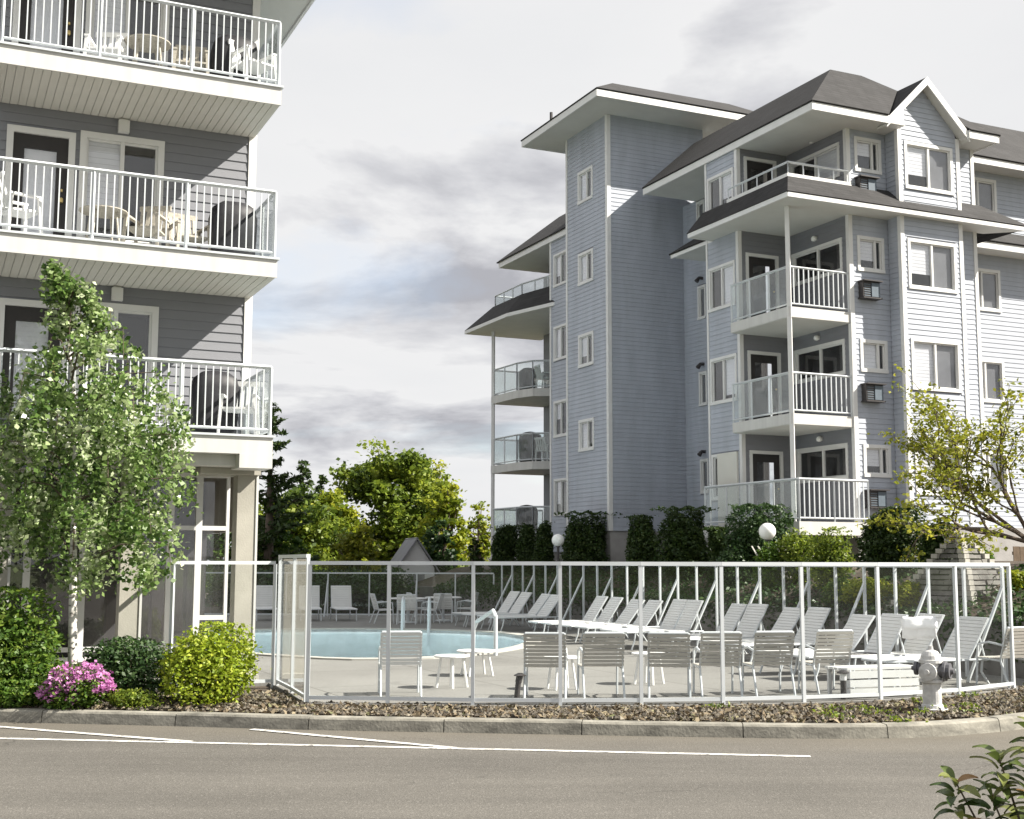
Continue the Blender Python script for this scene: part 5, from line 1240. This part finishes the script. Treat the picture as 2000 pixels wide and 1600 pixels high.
# grey shed and pale house far behind
sh = empty('shed', ((815-1000)/2500*52, 52, 0), R(15), 'small grey gabled shed beyond the far fence', 'shed')
MB().box(-.75, .75, 0, 2.2, 0, 1.75).build('wall', 'wall_pale', sh)
roof_planes(sh, [[(-.95,-.2,1.6),(0,-.2,2.98),(0,2.4,2.98),(-.95,2.4,1.6)], [(0,-.2,2.98),(.95,-.2,1.6),(.95,2.4,1.6),(0,2.4,2.98)]], 'roof_far')
MB().hexa([(-.75,.0,1.75),(.75,.0,1.75),(.75,.1,1.75),(-.75,.1,1.75),(-.02,.0,2.85),(.02,.0,2.85),(.02,.1,2.85),(-.02,.1,2.85)]).build('gable', 'wall_pale', sh)
MB().box(-.35, .35, -.02, 0, 0, 1.5).build('door', 'roof_far', sh)
hs = empty('house', ((915-1000)/2500*82, 82, 0), R(-8), 'pale house far behind the fence left of the far balconies', 'house')
MB().box(-2.2, 2.2, 0, 5, 0, 2.9).build('wall', 'wall_pale', hs); roof_planes(hs, [[(-2.5,-.4,2.8),(2.5,-.4,2.8),(2.5,2.5,4.0),(-2.5,2.5,4.0)], [(-2.5,5.4,2.8),(2.5,5.4,2.8),(2.5,2.5,4.0),(-2.5,2.5,4.0)]], 'roof_far')
for x in (-1.5, .4):
    w = MB().box(x, x+1.0, -.03, 0, 1.0, 2.2).build('window', 'white_trim', hs); MB().box(x+.1, x+.9, -.045, -.031, 1.1, 2.1).build('pane', 'screen_grey', w)

# ================================================================== BED LITTER
g = np.random.default_rng(8); n = 15000; cb = np.array([(p.x, p.y) for p in CB if -9 < p.x < 9.5])
ix = g.integers(0, len(cb)-1, n); f = g.uniform(0, 1, n)[:, None]; base = cb[ix]*(1-f)+cb[ix+1]*f
dep = np.interp(base[:, 0], [-9, -5.5, -4.2, -3.0, -2.6, 0, 3, 6, 9], [1.0, 1.2, 2.6, 2.6, 1.25, 1.3, 1.85, 2.2, 2.0])
P = np.concatenate([base+np.stack([np.zeros(n), g.uniform(.03, 1, n)*dep], 1), g.uniform(.135, .165, n)[:, None]], 1)
tag(link('leaf_litter', leaf_mesh('leaf_litter', P[:9000], .085, 'leaf_litter', .7, aspect=.5)), 'dry leaves and twigs scattered over the planting strip', 'litter', kind='stuff')
# pebbles: squashed octahedra with tint
Q = P[9000:]; m = len(Q); r = g.uniform(.018, .05, m); tm = np.array([(1,0,0),(0,1,0),(-1,0,0),(0,-1,0),(0,0,.75),(0,0,-.6)]); fc = np.array([(0,1,4),(1,2,4),(2,3,4),(3,0,4),(1,0,5),(2,1,5),(3,2,5),(0,3,5)])
V = tm[None]*r[:, None, None]*g.uniform(.7, 1.3, (m, 6, 3)); an = g.uniform(0, 6.28, m); ca, sa = np.cos(an)[:, None], np.sin(an)[:, None]
V = np.stack([V[..., 0]*ca-V[..., 1]*sa, V[..., 0]*sa+V[..., 1]*ca, V[..., 2]], -1)+Q[:, None]
me = bpy.data.meshes.new('gravel'); me.from_pydata(V.reshape(-1, 3).tolist(), [], (fc[None]+np.arange(m)[:, None, None]*6).reshape(-1, 3).tolist())
at = me.attributes.new('tint', 'FLOAT', 'POINT'); at.data.foreach_set('value', np.repeat(g.beta(2, 2, m), 6).astype(np.float32)); me.materials.append(MATS['pebble'])
tag(link('gravel', me), 'brown and grey pebbles in the planting strip', 'gravel', kind='stuff')
# a few weeds
wp = P[g.integers(0, n, 60)]; wp = wp[wp[:, 0] > 1.5]; C = np.concatenate([w+g.normal(size=(40, 3))*np.array([.09, .06, .02])+np.array([0, 0, .03]) for w in wp])
tag(link('weeds', leaf_mesh('weeds', C, .05, 'leaf_olive', .5)), 'low green weeds in the planting strip near the hydrant', 'weeds', kind='stuff')
